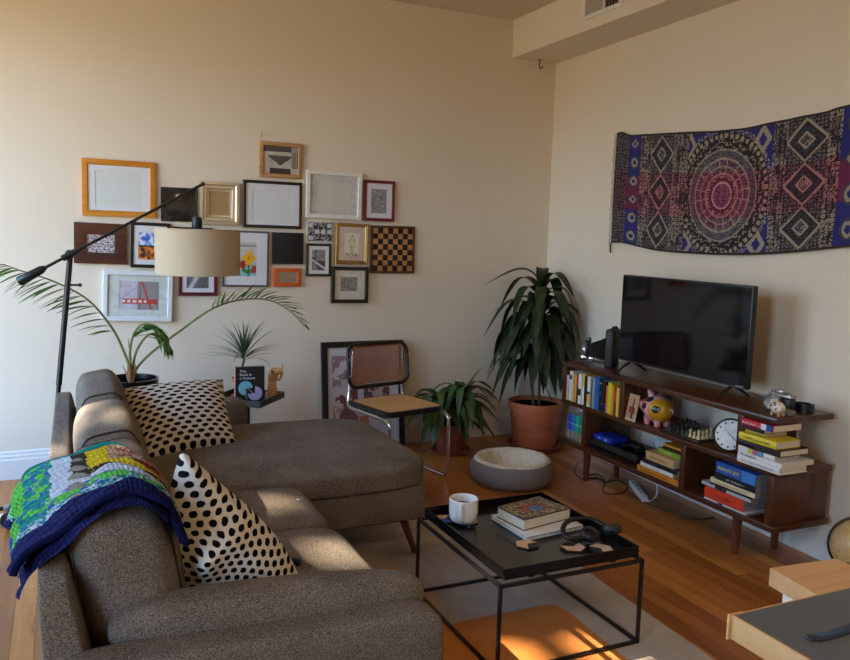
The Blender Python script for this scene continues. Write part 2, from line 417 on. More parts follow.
#PART2
# ================================================================== THE ROOM
def setting():
    m = MB(); m.bx(LX-.1, 3.9, FY-.1, BY+.1, -.1, 0); struct(m.build('floor', M['floor'], sm=0))
    m = MB(); m.bx(LX-.15, 3.9, FY-.15, BY+.15, CEIL, CEIL+.1); struct(m.build('ceiling', M['ceil'], sm=0))
    m = MB(); m.bx(LX-.12, 3.9, BY, BY+.12, 0, CEIL); struct(m.build('wall_back', M['wall'], sm=0))
    m = MB(); m.prism([(RX(BY+.1), BY+.1), (RX(FY-.1), FY-.1), (3.9, FY-.1), (3.9, BY+.1)], lambda a, b, d: (a, b, d), CEIL, 0)
    struct(m.build('wall_right', M['wall'], sm=0))
    m = MB(); m.bx(LX-.1, 3.9, FY-.12, FY, 0, CEIL); struct(m.build('wall_front', M['wall'], sm=0))
    wins = [(-.2, .9), (2.85, 5.1)]; z0, z1 = .45, 2.95
    m = MB(); ys = [FY, wins[0][0], wins[0][1], wins[1][0], wins[1][1], BY]
    for i in range(5):
        if i % 2 == 0: m.bx(LX-.12, LX, ys[i], ys[i+1], 0, CEIL)
        else: m.bx(LX-.12, LX, ys[i], ys[i+1], 0, z0); m.bx(LX-.12, LX, ys[i], ys[i+1], z1, CEIL)
    struct(m.build('wall_left', M['wall'], sm=0))
    g = NT('window_glass'); tr = g.n('ShaderNodeBsdfTransparent'); gl = g.n('ShaderNodeBsdfGlossy'); gl.inputs['Roughness'].default_value = .02
    mx = g.n('ShaderNodeMixShader'); mx.inputs[0].default_value = .05; g.l(tr.outputs[0], mx.inputs[1]); g.l(gl.outputs[0], mx.inputs[2]); g.l(mx.outputs[0], g.out.inputs[0])
    for k, (a, b) in enumerate(wins):
        m = MB(); x0, x1 = LX-.09, LX-.04
        for y in (a, b-.05): m.bx(x0, x1, y, y+.05, z0, z1)
        for z in (z0, z1-.05): m.bx(x0, x1, a+.05, b-.05, z, z+.05)
        w = struct(m.build(f'window_{k+1}', M['trim'], sm=0))
        m = MB(); m.bx(LX-.066, LX-.064, a+.05, b-.05, z0+.05, z1-.05); m.build('pane', g.m, w, sm=0)
        m = MB(); m.bx(LX-.10, LX+.04, a-.04, b+.04, z0-.03, z0, .004); m.build('window_sill', M['trim'], w)
    # soffit along the right wall
    m = MB(); m.prism([(SOF_X, FY), (SOF_X, BY), (RX(BY), BY), (RX(FY), FY)], lambda a, b, d: (a, b, d), SOF_Z, CEIL)
    struct(m.build('trim_1', M['wall'], sm=0))
    # baseboards with stepped cap
    prof = [(0, 0), (.018, 0), (.018, .125), (.014, .132), (.014, .150), (.009, .158), (.009, .172), (.004, .182), (0, .182)]
    def bb(name, p0, p1, nrm):
        m = MB(); p0, p1, nrm = V(p0), V(p1), V(nrm)
        v = [p0+nrm*a+V((0, 0, z)) for a, z in prof]+[p1+nrm*a+V((0, 0, z)) for a, z in prof]; n = len(prof)
        m.add(v, [[i, (i+1) % n, n+(i+1) % n, n+i] for i in range(n)]+[list(range(n))[::-1], list(range(n, 2*n))])
        struct(m.build(name, M['trim'], sm=0))
    bb('baseboard_back', (LX, BY, 0), (RX(BY), BY, 0), (0, -1, 0))
    bb('baseboard_right', (RX(BY), BY, 0), (RX(FY), FY, 0), (-1, 0, 0))
    bb('baseboard_left', (LX, FY, 0), (LX, BY, 0), (1, 0, 0))
    # added screen far outside, unseen; its slots are cut to shape the sun patches
    T = 25; X0 = LX-T
    def sy(y): return y+.2*T
    def sz(z): return z+.75*T
    cols = [(-.4, 2.95, []), (2.95, 3.19, [(2.40, 2.52), (2.70, 2.80)]), (3.19, 3.52, []), (3.52, 3.72, [(1.95, 2.03), (2.13, 2.20), (2.325, 2.405)]), (3.72, 3.98, [(2.11, 2.25)]), (3.98, 5.7, [])]
    m = MB()
    for a, b, ho in cols:
        z = -6
        for c, d in ho+[(3.2, None)]:
            m.bx(X0-.03, X0, sy(a), sy(b), z, sz(c)); z = sz(d) if d else 0
    struct(m.build('sun_screen', mat('sun_screen_face', '#b9b4aa', .9, ns=1), sm=0))
setting()

def lights():
    w = bpy.data.worlds.new('sky'); bpy.context.scene.world = w; w.use_nodes = True
    nt = w.node_tree; bg = nt.nodes['Background']; bg.inputs[1].default_value = SKY
    tc = nt.nodes.new('ShaderNodeTexCoord'); sp = nt.nodes.new('ShaderNodeSeparateXYZ'); nt.links.new(tc.outputs['Generated'], sp.inputs[0])
    mr = nt.nodes.new('ShaderNodeMapRange'); mr.inputs[1].default_value = -1; mr.inputs[2].default_value = 1; nt.links.new(sp.outputs[2], mr.inputs[0])
    rp = nt.nodes.new('ShaderNodeValToRGB'); e = rp.color_ramp.elements
    for k, (p, c) in enumerate(((0, (.17, .145, .095, 1)), (.49, (.28, .245, .17, 1)), (.53, (.60, .79, 1.0, 1)), (.66, (.36, .61, 1.0, 1)), (1, (.20, .44, 1.0, 1)))):
        q = e[k] if k < 2 else e.new(p); q.position = p; q.color = c
    nt.links.new(mr.outputs[0], rp.inputs[0]); nt.links.new(rp.outputs[0], bg.inputs[0])
    def lamp(name, kind, loc, d, **k):
        l = bpy.data.lights.new(name, kind)
        for a, b in k.items(): setattr(l, a, b)
        o = bpy.data.objects.new(name, l); C.objects.link(o); o.location = loc
        if d is not None: o.rotation_euler = V(d).to_track_quat('-Z', 'Y').to_euler()
        return o
    lamp('sun', 'SUN', (-6, 5, 6), (1, -.2, -.75), energy=SUN, angle=math.radians(.25), color=(1, .86, .66))
    for a, b in ((-.2, .9), (2.85, 5.1)):
        o = lamp('sky_portal', 'AREA', (LX-.14, (a+b)/2, 1.70), (1, 0, 0), shape='RECTANGLE', size=(b-a), size_y=2.5)
        o.data.cycles.is_portal = True
    lamp('warm_fill', 'AREA', (1.3, -.6, 3.2), (0, 0, -1), shape='DISK', size=.5, energy=WARM_FILL, color=(1, .77, .47))  # added warm fill behind the camera, no fixture seen there
SKY, SUN, WARM_FILL = 16.0, 42.0, 33.0
lights()
sc = bpy.context.scene
sc.view_settings.view_transform = 'Standard'; sc.view_settings.look = 'None'; sc.view_settings.gamma = 1; sc.view_settings.exposure = 0.0
sc.view_settings.use_curve_mapping = False
sc.cycles.use_denoising = True; sc.cycles.max_bounces = 10; sc.cycles.diffuse_bounces = 6; sc.cycles.sample_clamp_indirect = 8
sc.cycles.caustics_reflective = False; sc.cycles.caustics_refractive = False

cd = bpy.data.cameras.new('camera'); co_ = bpy.data.objects.new('camera', cd); C.objects.link(co_); sc.camera = co_
cd.sensor_fit = 'HORIZONTAL'; cd.sensor_width = 36; cd.lens = FPX/850*36; cd.clip_start = .05
mw = Matrix.Identity(4)
for j in range(3): mw[j][0] = AX[j]; mw[j][1] = AY[j]; mw[j][2] = -AZ[j]
mw.translation = CAM; co_.matrix_world = mw

# ------------------------------------------------------------------ ceiling hook, vent, nail, outlet
def small_fixtures():
    p = at(540, 59.5, z=SOF_Z)
    m = MB(); m.tube(cr([p+V((0, 0, 0)), p+V((0, 0, -.03)), p+V((0, .004, -.05)), p+V((.012, .004, -.066)), p+V((.026, .004, -.055)), p+V((.028, .004, -.043))], 5), .0045, 6)
    m.lathe([(.012, -.004), (.012, 0)], p, 12)
    tag(m.build('ceiling_hook', M['black_metal']), 'small black metal hook screwed into the underside of the soffit', 'hook')
    # vent on the soffit face
    a = at(585, 0, x=SOF_X); b = at(623, 4, x=SOF_X)
    y1, y0 = a.y+.01, b.y; z0 = b.z-.012; z1 = z0+.15
    z1 = min(z1, CEIL-.02); mid = y1-(y1-y0)*.56
    t = thing('air_vent', 'white metal air vent with dark slots on the face of the ceiling soffit', 'vent', (SOF_X, (y0+y1)/2, z0))
    m = MB(); X = SOF_X
    for r in ((y0, y0+.03, z0, z1), (y1-.03, y1, z0, z1), (y0+.03, y1-.03, z0, z0+.028), (y0+.03, y1-.03, z1-.02, z1), (mid-.008, mid+.008, z0+.028, z1-.02)): m.bx(X-.012, X, *r, .002)
    m.build('vent_frame', M['trim'], t)
    m = MB(); m.bx(X-.003, X, y0+.03, mid-.008, z0+.028, z1-.02); m.build('vent_recess', M['black'], t, sm=0)
    m = MB(); n = 5
    for i in range(n):
        y = y0+.03+(mid-.008-y0-.03)*(i+.5)/n; m.bx(X-.010, X-.003, y-.003, y+.003, z0+.028, z1-.02)
    m.build('slat', mat('vent_slat', '#7d786e', .5), t, sm=0)
    m = MB(); m.bx(X-.006, X, mid+.008, y1-.03, z0+.028, z1-.02); m.build('damper_plate', mat('vent_plate', '#a49a8b', .5), t, sm=0)
    p = at(260.5, 135.5, y=BY)
    m = MB(); m.tube([p, p+V((0, -.022, .004))], .004, 6); m.tube([p+V((0, -.02, -.004)), p+V((0, -.02, .022))], .004, 6)
    tag(m.build('picture_nail', M['steel']), 'bare picture nail in the wall above the oak framed corridor photo', 'nail')
    p = at(518, 389, y=BY)
    t = thing('wall_outlet', 'cream wall outlet plate low on the back wall beside the tall plant', 'outlet', (p.x, BY, p.z-.06))
    m = MB(); m.bx(p.x-.037, p.x+.037, BY-.006, BY, p.z-.06, p.z+.06, .003); m.build('cover_plate', M['wall'], t)
    for dz in (-.025, .025):
        m = MB(); m.bx(p.x-.016, p.x+.016, BY-.008, BY-.006, p.z+dz-.014, p.z+dz+.014, .001); m.build('socket', M['trim'], t)
small_fixtures()

# ================================================================== GALLERY WALL
def rectpx(tl, tr, br, bl, yy):
    P = [at(*p, y=yy) for p in (tl, tr, br, bl)]
    w = ((P[1]-P[0]).length+(P[2]-P[3]).length)/2; h = ((P[0]-P[3]).length+(P[1]-P[2]).length)/2
    c = sum(P, V((0, 0, 0)))/4; tilt = (math.atan2(P[1].z-P[0].z, P[1].x-P[0].x)+math.atan2(P[2].z-P[3].z, P[2].x-P[3].x))/2
    return c, w, h, tilt*.55
def frame(label, corners, border, fmat, mount=None, opening=None, pic=None, depth=.022, name='framed_print', inset=.006, wall=BY, opn=None, bevel=.003, cat='picture frame', lip=None):
    """corners tl,tr,br,bl in pixels on the wall; opening = (l,r,b,t) fractions of the inside that show the print"""
    c, w, h, tilt = rectpx(*corners, wall-depth)
    c.y = wall
    t = thing(name, label, cat, (c.x, wall, c.z-h/2), 'framed pictures on the back wall')
    R = Matrix.Rotation(-tilt, 3, 'Y')
    def P(a, z, d): q = R @ V((a, 0, z)); return V((c.x+q.x, wall-d, c.z+q.z))
    def slab(mb, a0, a1, z0, z1, d0, d1, mi=0): mb.prism([(a0, z0), (a1, z0), (a1, z1), (a0, z1)], P, d0, d1, mi)
    W, H = w/2, h/2
    m = MB()
    b = border
    # mitred rails, slightly rounded face profile
    prof = lip or [(0, 0), (0, depth*.92), (b*.12, depth), (b*.88, depth), (b, depth*.85), (b, 0)]
    loops = []
    for (o, d) in prof: loops.append([P(-W+o, -H+o, d), P(W-o, -H+o, d), P(W-o, H-o, d), P(-W+o, H-o, d)])
    v = [q for L in loops for q in L]; f = []
    for i in range(len(prof)-1):
        for k in range(4): f.append([i*4+k, i*4+(k+1) % 4, (i+1)*4+(k+1) % 4, (i+1)*4+k])
    m.add(v, f); m.build('frame', fmat, t, sm=30)
    iw, ih = W-b, H-b
    if mount:
        m = MB(); l, r, bt, tp = opening if opening else (.5, .5, .5, .5)
        xs = [-iw, -iw+2*iw*l, -iw+2*iw*r, iw]; zs = [-ih, -ih+2*ih*bt, -ih+2*ih*tp, ih]; d = depth-inset
        if opening:
            slab(m, xs[0], xs[3], zs[0], zs[1], d-.002, d); slab(m, xs[0], xs[3], zs[2], zs[3], d-.002, d)
            slab(m, xs[0], xs[1], zs[1], zs[2], d-.002, d); slab(m, xs[2], xs[3], zs[1], zs[2], d-.002, d)
        else: slab(m, xs[0], xs[3], zs[0], zs[3], d-.002, d)
        m.build('mount', mount, t, sm=0)
    else: xs = [0, -iw, iw]; zs = [0, -ih, ih]
    if pic:
        d = depth-inset-.0025; fn, nu, nv = pic
        m = MB(); x0, x1, z0, z1 = (xs[1], xs[2], zs[1], zs[2])
        m.grid(lambda u, v: P(x0+(x1-x0)*u, z0+(z1-z0)*v, d), nu, nv, cf=fn)
        m.build('print', M['print'], t, sm=0)
    if not mount or opening:
        m = MB(); slab(m, -iw, iw, -ih, ih, 0, depth-inset-.004); m.build('backing', M['black'], t, sm=0)
    return t
def gray(g, tint=(1, 1, 1)): return (g*tint[0], g*tint[1], g*tint[2])
def blank(col): return (lambda u, v: rgb(col), 1, 1)
def n2(u, v, s, seed=0): return fbm(u*s+seed, v*s, seed*1.7)*.5+.5
def pic_crowd(u, v):
    g = n2(u, v, 15, 3); return mixc(rgb('#2a2022'), rgb('#d8ccd0'), min(1, max(0, (g-.30)*2.6)))
def pic_land(u, v):
    if v > .52: return mixc(rgb('#2a5fc0'), rgb('#dfe8f2'), min(1, max(0, (n2(u, v, 6, 1)-.35)*3)))
    if v > .46: return rgb('#1a1512')
    return mixc(rgb('#3a1c10'), rgb('#e8862c'), min(1, max(0, (n2(u, v, 7, 5)-.36)*3.2)))
def pic_bridge(u, v):
    base = mixc(rgb('#c9c3d2'), rgb('#8e8a86'), 1.0 if u > .45 else (n2(u, v, 5, 2))*.5)
    if u > .78 and v < .5: base = mixc(rgb('#5c5a5a'), rgb('#a8a5a2'), n2(u, v, 10, 9))
    red = rgb('#b5413c')
    if .20 < v < .38 and .06 < u < .97:
        return mixc(red, rgb('#e7d6d2'), 1 if (.25 < v < .33 and (u*7 % 1) > .35 and u < .68) else 0)
    tx = .56+.26*(1-v)
    if abs(u-tx) < .025 and v > 0.02: return red
    if abs(u-(.53-.02*(1-v))) < .012: return rgb('#7a4644')
    if abs(v-(.38+.62*(u/.56)**1.3)) < .012 and u < .56: return rgb('#8f8a98')
    return base
def pic_flower(u, v):
    bg = rgb('#c4c4c0') if v > .42 else mixc(rgb('#9fd0d8'), rgb('#4aa0b0'), n2(u, v, 9, 4))
    if .86 < v < .92: return rgb('#8d8a86')
    a = math.atan2(v-.53, u-.66); r = math.hypot((u-.66)*1.0, (v-.53)*1.25)
    if r < .07: return rgb('#c98a1c')
    if r < .27+.07*math.cos(6*a): return mixc(rgb('#f0c020'), rgb('#e89a18'), n2(u, v, 10, 2))
    if math.hypot(u-.38, (v-.34)*1.2) < .15 or math.hypot(u-.9, (v-.2)) < .12: return mixc(rgb('#c8322a'), rgb('#8e1c1c'), n2(u, v, 10, 6))
    if v < .34 and abs(u-.64) < .04: return rgb('#2e6b34')
    if v < .24 and abs(v-.1-.18*abs(u-.64)*2.0) < .06 and abs(u-.64) < .3: return rgb('#347a3a')
    return bg
def pic_corridor(u, v):
    x, y = (u-.48), (v-.42); r = max(abs(x)*1.0, abs(y)*.8)
    if v > .80: return rgb('#4a4642') if u < .8 else rgb('#9a958e')
    if v < .2: return rgb('#2e2b29') if .18 < u < .78 else rgb('#b9b3aa')
    if abs(x) < .33 and v < .66-abs(x)*.0 and v > .30+abs(abs(x)-.0)*.9: return mixc(rgb('#3a3734'), rgb('#6b6660'), n2(u, v, 7, 8)*.6)
    if u > .80: return rgb('#6d675f') if (u*16 % 1) > .4 else rgb('#96907f')
    return mixc(rgb('#a8a29a'), rgb('#c4beb4'), n2(u, v, 5, 1))
def pic_tree(u, v):
    k = abs(math.sin(u*6+fbm(u*4, v*5)*3+v*4)); g = .30+.2*n2(u, v, 4, 3)
    if k < .18 and v < .75: g = .04
    if n2(u, v, 11, 6) > .74: g = .75
    return gray(g*.6)
def pic_collage(u, v):
    iu, iv = u*4, v*3; cell = n2(int(iu), int(iv), 3.3, 5)
    g = n2(u, v, 14, 2)
    fx, fy = iu % 1, iv % 1
    if cell > .5 and .15 < fx < .8 and .2 < fy < .85: g = .55+.35*n2(u, v, 20, 4) if .28 < fx < .66 else .75
    else: g = max(.02, (g-.42)*1.6)
    return gray(min(.75, g)*.8)
def pic_street(u, v):
    g = .05
    if v > .45 and u > .3: g = .12+.2*n2(u, v, 9, 1)
    if abs(v-(.52-.45*u)) < .05: g = .65
    if v < .42 and u < .5-v*.6: g = .22
    if u < .25 and v > .62: g = .5*n2(u, v, 11, 2)
    return gray(g)
def pic_sketch(u, v):
    base = rgb('#d9cfae')
    def near(x0, y0, x1, y1, w):
        dx, dy = x1-x0, y1-y0; t = max(0, min(1, ((u-x0)*dx+(v-y0)*dy)/(dx*dx+dy*dy))); return math.hypot(u-x0-dx*t, v-y0-dy*t) < w
    if math.hypot(u-.55, (v-.88)*1.3) < .06: return rgb('#6d6250')
    for s in ((.47, .8, .42, .45), (.62, .8, .68, .42), (.42, .45, .50, .12), (.66, .42, .58, .12), (.46, .78, .30, .6), (.64, .76, .76, .62), (.52, .45, .54, .14)):
        if near(*s, .016): return rgb('#8a8068')
    if v < .12 and n2(u, v, 12, 3) > .55: return rgb('#4c4436')
    return base
def pic_plan(u, v):
    g = rgb('#8d8a80')
    for x in (.18, .5):
        for y in (.3, .55, .78):
            if abs(u-x) < .09 and abs(v-y) < .08: return rgb('#55524a') if n2(u, v, 20, 2) > .42 else rgb('#a19d92')
    if .1 < v < .16 and .5 < u < .9: return rgb('#4b4942')
    return g if n2(u, v, 9, 2) > .4 else rgb('#827f76')
def pic_maroonphoto(u, v):
    if v > .5 and u < .5: return rgb('#50423c')
    k = abs((u-.5)*1.2-(v-.4)) ; g = .06+.5*max(0, 1-k*5)+.12*n2(u, v, 12, 1)
    return gray(g)
def pic_dark(u, v): return gray(.02+.03*n2(u, v, 3, 1))
F = {}
def fm(name, col, **k): return mat('frame_'+name, col, na=.04, **k)
def gallery():
    CR = [('#', 0)]
    frame('honey wood frame holding an empty white mount, beside the lamp arm at upper left', [(81.8, 157.4), (155.5, 162.7), (155.6, 218.2), (81.5, 215)], .036, m_wood('frame_honey_wood', '#b56c14', '#c98022', '#d8923a', 'x', .4), M['mat_w'], (.11, .88, .10, .87), blank('#d0d4d0'), inset=.008)
    # dark glass panel
    c, w, h, tl = rectpx((161.8, 186.4), (197.7, 189), (197, 223), (159.8, 220), BY-.012)
    t = thing('glass_panel', 'frameless dark reflective glass panel between honey wood and champagne frames', 'panel', (c.x, BY, c.z-h/2))
    m = MB(); m.bx(c.x-w/2, c.x+w/2, BY-.014, BY-.008, c.z-h/2, c.z+h/2, .001); m.build('glass', mat('dark_glass', '#24241f', .12, spec=.6), t)
    m = MB(); m.bx(c.x-w/2+.02, c.x+w/2-.02, BY-.008, BY, c.z-h/2+.02, c.z+h/2-.02); m.build('backing', M['black'], t, sm=0)
    b = .062
    frame('champagne gilt frame with a plain tan board, right of the lamp socket', [(200.8, 180.6), (239.4, 182.9), (239.4, 226), (199, 223)], b, fm('champagne', '#d2c4a8', rough=.33, metal=.6, ns=60), None, None, blank('#a58455'), depth=.03, inset=.02,
          lip=[(0, 0), (0, .03), (b*.3, .034), (b*.45, .024), (b*.7, .024), (b*.8, .014), (b, .011), (b, 0)])
    frame('wide dark walnut frame around a small crowd photo, behind the lamp arm', [(74.1, 221.3), (128, 224.9), (125.4, 265), (73.6, 262.7)], .072, m_wood('frame_dark_walnut', '#2c1309', '#4a2313', '#5f3220', 'x', .4), None, None, (pic_crowd, 36, 26), inset=.01)
    frame('black frame with colour landscape prints, half behind left side of the lampshade', [(130.7, 221.2), (170.2, 224), (170, 269), (130, 266.8)], .021, fm('black_a', '#111112', rough=.35), M['mat_w'], (.14, .86, .13, .82), (pic_land, 26, 34))
    frame('thin black frame almost wholly hidden behind the lampshade', [(173.5, 226.3), (213, 228.5), (212.5, 245.5), (173.2, 244)], .012, fm('black_b', '#151517', rough=.35), M['mat_w'], (.2, .8, .2, .8), (pic_dark, 4, 4))
    frame('white frame holding a red suspension bridge photo, above the palm', [(103.4, 268.4), (173.7, 273.8), (171.5, 322.4), (101.9, 320.4)], .030, fm('white_a', '#d9dcdd', rough=.4), mat('greenish_mount', '#c9cfc8', .5, coat=.5), (.19, .85, .17, .86), (pic_bridge, 60, 44), depth=.03, inset=.012)
    frame('maroon frame with a grey photo, just below the lampshade', [(178.6, 247), (218, 248.5), (217.3, 296.2), (178.3, 295.5)], .024, fm('maroon_a', '#571425', rough=.35), M['mat_w'], (.14, .84, .1, .86), (pic_maroonphoto, 30, 34))
    frame('thin grey frame with a bright yellow flower picture, right of the lampshade', [(223.5, 229.8), (269.4, 231.8), (268.3, 287.4), (222, 286.2)], .012, fm('slate', '#4b4b4e', rough=.35), M['mat_w'], (.24, .75, .17, .82), (pic_flower, 44, 60))
    frame('oak frame with a grey corridor photo, the highest on the wall', [(260.2, 140.6), (302.4, 144.1), (301.8, 179.2), (259.7, 176.2)], .026, m_wood('frame_oak', '#9a6e42', '#b08250', '#c29762', 'x', .45), None, None, (pic_corridor, 56, 44))
    frame('black frame with an empty white mount, under the oak framed photo', [(243.3, 179.2), (302.4, 183), (301.8, 229.2), (243, 227)], .020, fm('black_c', '#0f0f11', rough=.35), M['mat_w'], (.12, .86, .1, .86), blank('#d3d5d4'), inset=.008)
    frame('white frame with an empty double mount, left of the maroon frame', [(307.3, 168.7), (363.3, 174), (360.9, 220.5), (305.5, 217.3)], .030, fm('white_b', '#e2ddd2', rough=.4), mat('grey_mount', '#c5c0bc', .5, coat=.4), (.13, .85, .12, .84), blank('#c9c6ba'), depth=.03, inset=.014)
    frame('maroon frame with a dark tree photo, at the upper right end', [(365, 179.6), (395.8, 181.5), (393.6, 221.8), (363, 220.4)], .022, fm('maroon_b', '#6b0f22', rough=.35), M['mat_w'], (.18, .80, .14, .84), (pic_tree, 30, 46))
    # unframed print
    c, w, h, tl = rectpx((307.6, 221), (333.3, 222.7), (332.7, 243), (306.4, 241.5), BY-.01)
    t = thing('photo_print', 'unframed black and white collage photo above the small black frame', 'photo', (c.x, BY, c.z-h/2), 'framed pictures on the back wall')
    m = MB(); m.bx(c.x-w/2, c.x+w/2, BY-.010, BY, c.z-h/2, c.z+h/2, .001); m.build('board', M['paper_w'], t)
    m = MB(); m.grid(lambda u, v: (c.x-w/2+.004+(w-.008)*u, BY-.0105, c.z-h/2+.008+(h-.012)*v), 48, 36, cf=pic_collage); m.build('print', M['print'], t, sm=0)
    frame('small black frame with a street photo, below the unframed collage', [(307.3, 243.6), (331.8, 244), (330.5, 276.4), (305.5, 276)], .016, fm('black_d', '#0e0e10', rough=.35), M['mat_w'], (.17, .83, .13, .87), (pic_street, 26, 40))
    b = .026
    frame('gilt frame with pink mount and an ink figure sketch, left of the chessboard', [(336, 222.7), (369, 224), (367.6, 265), (335, 263.3)], b, fm('gilt', '#b08d4c', rough=.35, metal=.6, ns=50), mat('pink_mount', '#cdb3a2', .6, coat=.3), (.2, .78, .13, .82), (pic_sketch, 40, 56), lip=[(0, 0), (0, .02), (b*.35, .024), (b*.5, .018), (b*.75, .02), (b, .014), (b, 0)])
    # chessboard
    c, w, h, tl = rectpx((371.5, 225.1), (415.3, 226.4), (413.6, 274.5), (370.2, 272.7), BY-.018)
    h = w = (w+h)/2*1.0
    t = thing('wall_chessboard', 'black and tan chequered wooden chessboard hung at the right end', 'chessboard', (c.x, BY, c.z-h/2))
    m = MB(); e = .018
    for r in ((-w/2, w/2, -h/2, -h/2+e), (-w/2, w/2, h/2-e, h/2), (-w/2, -w/2+e, -h/2+e, h/2-e), (w/2-e, w/2, -h/2+e, h/2-e)): m.bx(c.x+r[0], c.x+r[1], BY-.02, BY, c.z+r[2], c.z+r[3], .002)
    m.build('frame', m_wood('board_border', '#3a1c0f', '#56301c', '#6d4128', 'x', .45), t)
    m = MB(); s = (w-2*e)/8
    m.bx(c.x-w/2+e, c.x+w/2-e, BY-.014, BY, c.z-h/2+e, c.z+h/2-e, 0, 2, 0)
    for i in range(8):
        for j in range(8): m.bx(c.x-w/2+e+s*i+.0008, c.x-w/2+e+s*(i+1)-.0008, BY-.016, BY-.014, c.z-h/2+e+s*j+.0008, c.z-h/2+e+s*(j+1)-.0008, 0, 2, 1 if (i+j) % 2 == 0 else 2)
    m.build('board', [M['black'], mat('board_dark', '#131012', .45), m_wood('board_tan', '#a5713d', '#b9824b', '#c5935c', 'x', .45)], t, sm=0)
    # black square canvas
    c, w, h, tl = rectpx((272.9, 232), (304, 233.3), (302.9, 264.7), (272.6, 263.6), BY-.02)
    m = MB(); m.bx(c.x-w/2, c.x+w/2, BY-.02, BY, c.z-h/2, c.z+h/2, .003); tag(m.build('black_canvas', mat('black_canvas', '#1a1816', .8, bs=200, bst=.3)), 'plain square black canvas above the orange mirror', 'canvas', 'framed pictures on the back wall')
    b = .026
    t = frame('small orange framed mirror under the black canvas', [(274.7, 268.2), (301.2, 268.5), (300.6, 286.7), (274, 286.4)], b, fm('orange', '#d25a1c', rough=.4), None, None, None, name='wall_mirror', cat='mirror')
    c, w, h, tl = rectpx((274.7, 268.2), (301.2, 268.5), (300.6, 286.7), (274, 286.4), BY-.022)
    m = MB(); m.bx(c.x-w/2+b, c.x+w/2-b, BY-.0145, BY-.0122, c.z-h/2+b, c.z+h/2-b); m.build('mirror_glass', mat('mirror_silver', '#9a968e', .06, 1), t, sm=0)
    frame('square black frame with cream mount and small grey plan drawing, below the gilt frame', [(332.5, 266.4), (369.3, 267.3), (367.8, 303.2), (331.1, 303)], .026, fm('black_e', '#0e0d0d', rough=.3), mat('cream_mount', '#cfc7b8', .55, coat=.4), (.19, .76, .28, .78), (pic_plan, 36, 36), depth=.03, inset=.012)
gallery()
